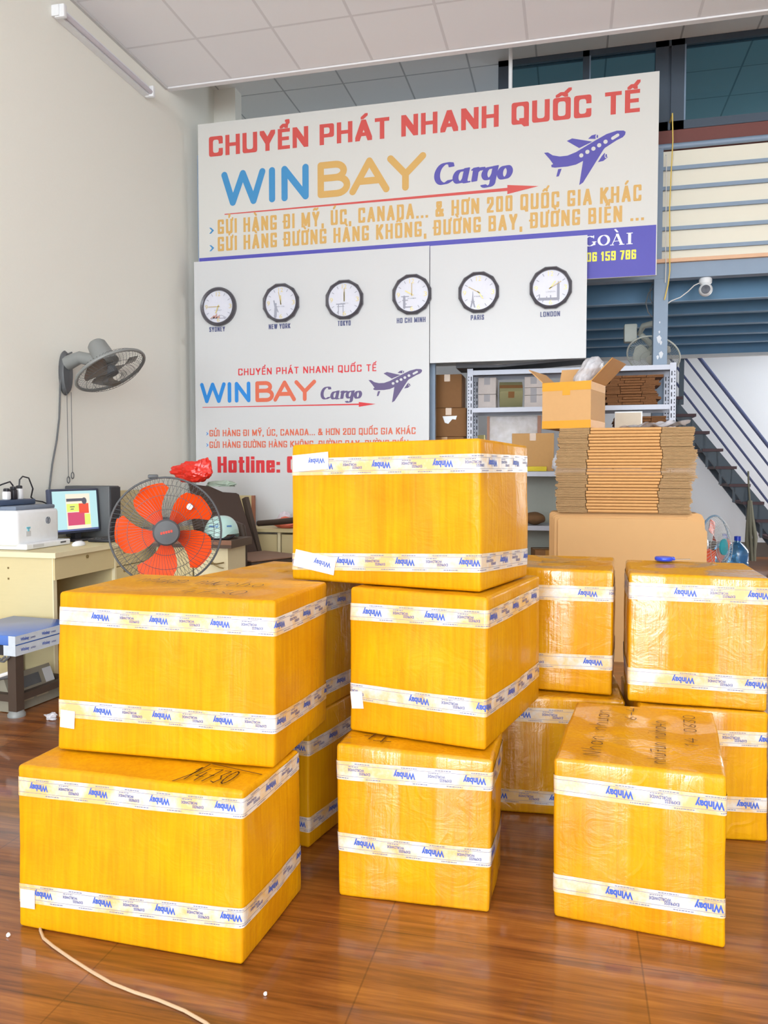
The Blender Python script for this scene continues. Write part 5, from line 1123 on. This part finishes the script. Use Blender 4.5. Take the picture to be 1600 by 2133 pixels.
# carton pile left of the rack
for i, (z0_, h_, w_, x, rz, lb) in enumerate(((0.0, .50, .34, -1.06, 0, 'brown carton on the floor, lowest of the pile left of the rack'), (.502, .50, .34, -1.06, .05, 'brown carton second from the floor in the pile left of the rack'), (1.004, .485, .33, -1.06, -.03, 'worn brown carton with a torn white label, left of the rack'), (1.491, .245, .30, -1.035, .04, 'darker brown carton between torn-label carton and topmost carton'), (1.738, .285, .25, -1.045, .02, 'dark brown carton topmost in the pile left of the rack'))):
    T_ = plain_box('brown_carton', (x, 6.72, z0_ + h_ / 2), (w_, .30, h_), M_kraftd, lb, 'carton', rz, group='brown cartons piled left of the rack')
    if i == 3:
        b = MB(); b.poly([(-1.08, 6.563, 1.665), (-.955, 6.563, 1.668), (-.965, 6.563, 1.635), (-.995, 6.563, 1.64), (-1.03, 6.563, 1.60), (-1.06, 6.563, 1.61)]); T_.part('torn_label', b, M_white)
# ------------------------------------------------------------------ flattened cartons stacked high, sheets leaning below, open carton on top
M_sheet = mat('kraft_sheet', rgb(214, 168, 112), .7, vary=.03, bscale=10)
def sheet_outline(w_, h_, r, cut):
    return [(-w_ / 2, 0), (w_ / 2, 0), (w_ / 2, h_ - cut), (w_ / 2 - cut * .55, h_ - cut * .35), (w_ / 2 - cut * 1.5, h_)] + [(-w_ / 2 + r + r * math.cos(math.radians(a)), h_ - r + r * math.sin(math.radians(a))) for a in (90, 112, 135, 157, 180)]
for i in range(14):
    b = MB(); d_ = .018; h_ = .902 + min(i, 4) * .008 if i < 5 else .934; w_ = .885 + min(i, 4) * .012
    b.prism([(x, 0, z) for x, z in sheet_outline(w_, h_, .022, .075 - .009 * min(i, 6))], (0, d_, 0))
    lb = 'foremost kraft sheet standing below the tall flattened-carton stack' if i == 0 else 'kraft sheet standing behind the foremost one below the flattened-carton stack'
    single('cardboard_sheet', b, M_sheet, (0, 0, 0), lb, 'cardboard', 'standing kraft sheets').location = (.352 + (.012 if i < 5 else 0) * (0 if i else 1) - .004 * min(i, 5), 4.985 + i * .0185, 0)
NST = 27
for i in range(NST):
    wob = .022 * math.sin(i * .55) ** 2
    w_ = .815 + random.uniform(-.008, .008) + (.03 if 9 < i < 20 else 0)
    b = flat_carton_mesh(w_, .42 + random.uniform(-.01, .01), .0192, .235 + random.uniform(-.004, .004), .245 + random.uniform(-.004, .004), .0015)
    o_ = single('flattened_carton', b, [M_raw, M_fold], (0, 0, 0), 'folded kraft carton in the tall stack under the open carton', 'carton', 'folded kraft cartons in the tall stack')
    o_.location = (.312 + random.uniform(-.006, .006) + (.012 if i > 8 else 0), 5.205 + random.uniform(-.004, .004), .9355 + i * .0197); o_.rotation_euler = (0, 0, random.uniform(-.008, .008))
ZT = .9355 + NST * .0197
t = Thing('open_carton', (.02, 5.2, ZT), 'open kraft carton with yellow tape on top of the folded carton stack', 'carton')
R4 = Matrix.Translation((.115, 5.005, ZT + .0015)) @ Matrix.Rotation(math.radians(-17), 4, 'Z')   # local origin: near upright edge; x to the left is negative
def om(): q = MB(); q.M = R4; return q
W_, D_, Hh, th = .315, .34, .295, .006
b = om(); b.span((-W_, 0, 0), (0, th, Hh)); b.span((-th, th, 0), (0, D_ - th, Hh)); b.span((-W_, D_ - th, 0), (0, D_, Hh)); b.span((-W_, th, 0), (-W_ + th, D_ - th, Hh)); b.span((-W_ + th, th, 0), (-th, D_ - th, th)); t.part('carton_walls', b, mat('tan_card', rgb(212, 164, 108), .7, vary=.03))
YT = mat('amber_tape', rgb(226, 158, 24), .5, coat=.12, coat_rough=.3)
b = om()
for z0_, z1_ in ((.0, .05), (Hh - .055, Hh)):
    b.span((-W_ - .001, -.0012, z0_), (.001, -.0002, z1_)); b.span((.0002, -.001, z0_), (.0012, D_, z1_))
b.span((-W_ / 2 - .025, -.0014, Hh - .085), (-W_ / 2 + .025, -.0003, Hh)); t.part('tape_band', b, YT)
def flap(p0, p1, out, ln, lift_, m_, skew=0):
    a, c = Vector(p0), Vector(p1); o_ = Vector(out).normalized() * ln * math.cos(lift_) + Vector((0, 0, ln * math.sin(lift_))); e = (c - a).normalized() * skew
    b = om(); nv = (c - a).cross(o_).normalized() * .005; b.prism([a, c, c + o_ - e, a + o_ + e], nv); t.part('flap', b, m_)
MF = mat('tan_card', rgb(212, 164, 108), .7)
flap((-W_, 0, Hh), (-W_, D_, Hh), (-1, 0, 0), .13, .75, MF)
flap((-W_, D_, Hh), (0, D_, Hh), (0, 1, 0), .14, 1.1, MF)
flap((0, 0, Hh), (0, D_, Hh), (1, -.2, 0), .19, .75, mat('amber_taped_card', rgb(206, 146, 62), .5, coat=.15, coat_rough=.3))
t2 = Thing('clear_bag', R4 @ Vector((-.06, .2, Hh)), 'clear plastic bag spilling out of the open carton', 'bag')
bm = bmesh.new(); bmesh.ops.create_icosphere(bm, subdivisions=5, radius=1); b = om(); vs = []
for v in bm.verts:
    k = 1 + .30 * noise.noise(v.co * 1.5 + Vector((8, 1, 2))) + .09 * noise.noise(v.co * 4 + Vector((1, 4, 2))); vs.append((-.075 + v.co.x * .075 * k + v.co.z * .05, .20 + v.co.y * .09 * k, Hh + .06 + v.co.z * .12 * k))
b.add(vs, [[v.index for v in f.verts] for f in bm.faces]); bm.free(); t2.part('bag_film', b, M_bag, smooth=True)
bm = bmesh.new(); bmesh.ops.create_grid(bm, x_segments=24, y_segments=12, size=1); b = MB(); vs = []
for v in bm.verts: vs.append((.50 + v.co.x * .21, 5.16 + v.co.y * .12, ZT + .004 + .035 * max(0, .55 + .5 * v.co.x + noise.noise(v.co * 2.3) - .2 * abs(v.co.y))))
b.add(vs, [[v.index for v in f.verts] for f in bm.faces]); b.add([(p[0], p[1], max(ZT + .0015, p[2] - .003)) for p in vs], [[v.index for v in f.verts] for f in bm.faces]); bm.free()
single('plastic_sheet', b, M_bag, (.5, 5.16, ZT), 'loose clear plastic sheet lying right of the open carton on the stack', 'plastic sheet', smooth=True)

# ------------------------------------------------------------------ right-hand background
t = Thing('wall_fan', (.66, 7.1, 2.2), 'dusty pale fan fixed behind the blue steel post', 'fan')
hubc = Vector((.695, 7.22, 2.215)); ax, fx, fy = frame_of((-.25, -.60, -.76)); M_dust = mat('dusty_white_plastic', rgb(206, 208, 198), .6); M_dust2 = mat('dusty_grey_wire', rgb(178, 182, 174), .6)
b = MB(); cage(b, hubc, ax, fx, fy, .225, .05, 64, .0013, (.45, .75), .05); t.part('cage', b, M_dust2)
b = MB(); b.tube([hubc + (fx * math.cos(2 * PI * k / 44) + fy * math.sin(2 * PI * k / 44)) * .226 for k in range(44)], .007, 8, 0, True); t.part('rim', b, M_dust, smooth=True)
b = MB(); b.lathe([(0, .05), (.05, .05), (.05, .058), (0, .06)], hubc, ax, 22, caps=False); t.part('badge_disc', b, M_dust, smooth=True)
for k in range(3):
    b = MB(); blade_mesh(b, hubc, ax, fx, fy, .03, .17, .5 + 2 * PI * k / 3, .7, 1.2, .2, 0, .04); t.part('blade', b, M_dust, smooth=True)
b = MB(); b.lathe([(0, 0), (.05, 0), (.06, .1), (.0, .12)], hubc - ax * .15, ax, 20, caps=False); t.part('motor_housing', b, M_dust2, smooth=True)
b = MB(); b.tube([hubc - ax * .10, (.58, 7.25, 2.42), (.60, 7.10, 2.46), (.68, 6.99, 2.46)], .025, 10); b.span((.665, 6.981, 2.36), (.765, 6.998, 2.56)); b.rbox((.50, 7.24, 2.42), (.11, .10, .16), .012, 2); t.part('arm', b, M_dust2, smooth=True)
t = Thing('security_camera', (1.07, 6.87, 2.80), 'white round security camera under the blue mezzanine beam', 'camera')
b = MB(); b.lathe([(0, 0), (.046, 0), (.052, -.015), (.050, -.042), (.036, -.055), (0, -.055)], (1.07, 6.92, 2.799), (0, 0, 1), 28, caps=False); t.part('camera_base', b, M_white, smooth=True)
cc = Vector((1.07, 6.905, 2.700)); b = MB(); bm = bmesh.new(); bmesh.ops.create_uvsphere(bm, u_segments=28, v_segments=18, radius=.055); b.add([cc + v.co for v in bm.verts], [[v.index for v in f.verts] for f in bm.faces]); bm.free(); t.part('camera_head', b, M_white, smooth=True)
ax = Vector((-.12, -.98, -.10)).normalized(); b = MB(); b.lathe([(0, .042), (.036, .042), (.034, .052), (.0, .056)], cc, ax, 24, caps=False); t.part('lens_face', b, mat('lens_black', rgb(40, 44, 60), .35), smooth=True)
b = MB(); b.tube([(1.02, 6.915, 2.76), (.98, 6.90, 2.74), (.93, 6.89, 2.69), (.87, 6.89, 2.645), (.80, 6.89, 2.62), (.772, 6.90, 2.60)], .0045, 6); t.part('camera_lead', b, M_cordw, smooth=True)
b = MB(); b.tube([(.775, 6.80, 4.12), (.782, 6.80, 3.9), (.772, 6.80, 3.62), (.765, 6.80, 3.35), (.770, 6.80, 3.15), (.772, 6.80, 2.98), (.775, 6.805, 2.85), (.765, 6.82, 2.74), (.74, 6.84, 2.62)], .0055, 6); b.cyl((.775, 6.80, 4.12), (.775, 6.975, 4.12), .006, 6); single('hanging_cable', b, M_rope, (.77, 6.80, 2.62), 'yellow cord hanging down past the cream railing sheet', 'cord', smooth=True)
b = MB(); b.tube([(.735, 6.805, 3.80), (.738, 6.805, 3.4), (.738, 6.805, 3.05), (.745, 6.808, 2.90), (.744, 6.83, 2.76)], .004, 6); b.cyl((.735, 6.805, 3.80), (.735, 6.835, 3.80), .004, 5); single('hanging_cable', b, M_cordw, (.74, 6.805, 2.76), 'thin pale cord hanging beside the yellow cord', 'cord', smooth=True)
b = MB(); b.tube([(.655, 6.93, 2.74), (.62, 6.92, 2.70), (.60, 6.92, 2.62), (.62, 6.92, 2.54), (.655, 6.93, 2.50)], .005, 6); b.tube([(.655, 6.94, 2.78), (.635, 6.94, 2.74), (.635, 6.94, 2.66), (.655, 6.94, 2.62)], .004, 6); single('cable_loop', b, M_cordk, (.63, 6.93, 2.6), 'loop of grey cord on the left of the blue post', 'cord', smooth=True)
# round fan on the floor behind the standing sheets
t = Thing('floor_fan', (1.0, 5.75, 0), 'white round fan with orange blades and teal hub behind the kraft sheets', 'fan')
hubc = Vector((.985, 5.78, .665)); ax, fx, fy = frame_of((.80, -.58, .03))
b = MB(); cage(b, hubc, ax, fx, fy, .215, .06, 48, .0013, (.45, .75), .05); t.part('cage', b, mat('pale_grey_wire', rgb(196, 198, 196), .5))
b = MB(); b.tube([hubc + (fx * math.cos(2 * PI * k / 44) + fy * math.sin(2 * PI * k / 44)) * .217 for k in range(44)], .007, 8, 0, True); t.part('rim', b, mat('blue_grey_rim', rgb(120, 150, 176), .4), smooth=True)
b = MB(); b.lathe([(0, .06), (.055, .06), (.057, .07), (0, .075)], hubc, ax, 24, caps=False); t.part('badge_disc', b, mat('teal_badge', rgb(44, 158, 172), .4), smooth=True)
for k in range(3):
    b = MB(); blade_mesh(b, hubc, ax, fx, fy, .04, .195, -2.5 + 2 * PI * k / 3, .7, 1.1, .2, 0, .04); t.part('blade', b, mat('faded_orange_blade', rgb(240, 104, 70), .4), smooth=True)
b = MB(); b.lathe([(0, 0), (.05, 0), (.06, .1), (0, .12)], hubc - ax * .17, ax, 20, caps=False); t.part('motor_housing', b, M_white, smooth=True)
pc = hubc - ax * .12; b = MB(); b.cyl((pc.x, pc.y, .02), (pc.x, pc.y, pc.z), .017, 12); t.part('pole', b, M_white, smooth=True)
b = MB(); b.lathe([(0, 0), (.19, 0), (.19, .015), (.04, .05), (0, .05)], (pc.x, pc.y, 0), (0, 0, 1), 32, caps=False); t.part('base', b, M_white, smooth=True)
# water bottles
def bottle(x, y, label):
    t = Thing('water_bottle', (x, y, 0), label, 'bottle', 'blue water bottles')
    s = .86
    pr = [(0, 0), (.12, 0), (.135, .015), (.135, .10), (.128, .11), (.135, .12), (.135, .20), (.128, .21), (.135, .22), (.135, .31), (.125, .34), (.075, .395), (.038, .42), (.034, .46), (0, .46)]
    b = MB(); b.lathe([(r * s, h) for r, h in pr], (x, y, .001), (0, 0, 1), 32, caps=False); t.part('bottle_body', b, M_bottle, smooth=True)
    b = MB(); b.lathe([(0, .44), (.040 * s, .44), (.040 * s, .485), (.0, .49)], (x, y, 0), (0, 0, 1), 20, caps=False); t.part('cap', b, M_blue, smooth=True)
bottle(1.765, 9.0, 'blue water bottle at the foot of the stairs, nearer one'); bottle(1.70, 9.32, 'blue water bottle behind the nearer one at the foot of the stairs')
b = MB()
for k in range(7):
    a = k * .9; b.tube([(2.20 + .012 * math.cos(a), 10.53 + .012 * math.sin(a), .82), (2.205 + .03 * math.cos(a), 10.51 + .03 * math.sin(a), .6), (2.22 + .06 * math.cos(a), 10.50 + .035 * math.sin(a), .35), (2.21 + .05 * math.cos(a + .6), 10.50 + .035 * math.sin(a), .06)], .017, 6)
b.tube([(2.20, 10.53, .82), (2.19, 10.56, 1.0), (2.185, 10.585, 1.19)], .012, 6)
single('hanging_rope', b, mat('dusty_green_rope', rgb(128, 126, 108), .8), (2.2, 10.53, .06), 'dusty grey-green rope bundle hanging from the stair rail', 'rope', smooth=True)

# ------------------------------------------------------------------ small things on the floor
b = MB(); b.tube([(-1.36, 1.72, .004), (-1.33, 1.682, .004), (-1.30, 1.655, .004), (-1.254, 1.632, .004), (-1.18, 1.60, .004), (-1.102, 1.569, .004), (-1.03, 1.543, .004), (-.962, 1.528, .004), (-.896, 1.518, .004), (-.82, 1.50, .004), (-.757, 1.477, .004), (-.62, 1.40, .004), (-.50, 1.28, .004)], .0038, 8); single('floor_cable', b, M_cable, (-.9, 1.52, 0), 'beige cable lying on the floor in front of the left stack', 'cable', smooth=True)
lump('crumpled_tape', (-2.42, 3.17, .016), (.030, .022, .018), M_bag, 'small crumpled bit of clear tape on the floor left of the stack', 'tape scrap', 4, .5, .4, .0008, 3)
for x, y, r_, lb in ((-1.397, 1.645, .0055, 'white foam crumb on the floor left of the cable'), (-.668, 1.595, .0045, 'white foam crumb on the floor right of the cable')):
    lump('foam_crumb', (x, y, r_ * .8), (r_, r_, r_), M_white, lb, 'crumb', x, .3, .1, .0006, 2)
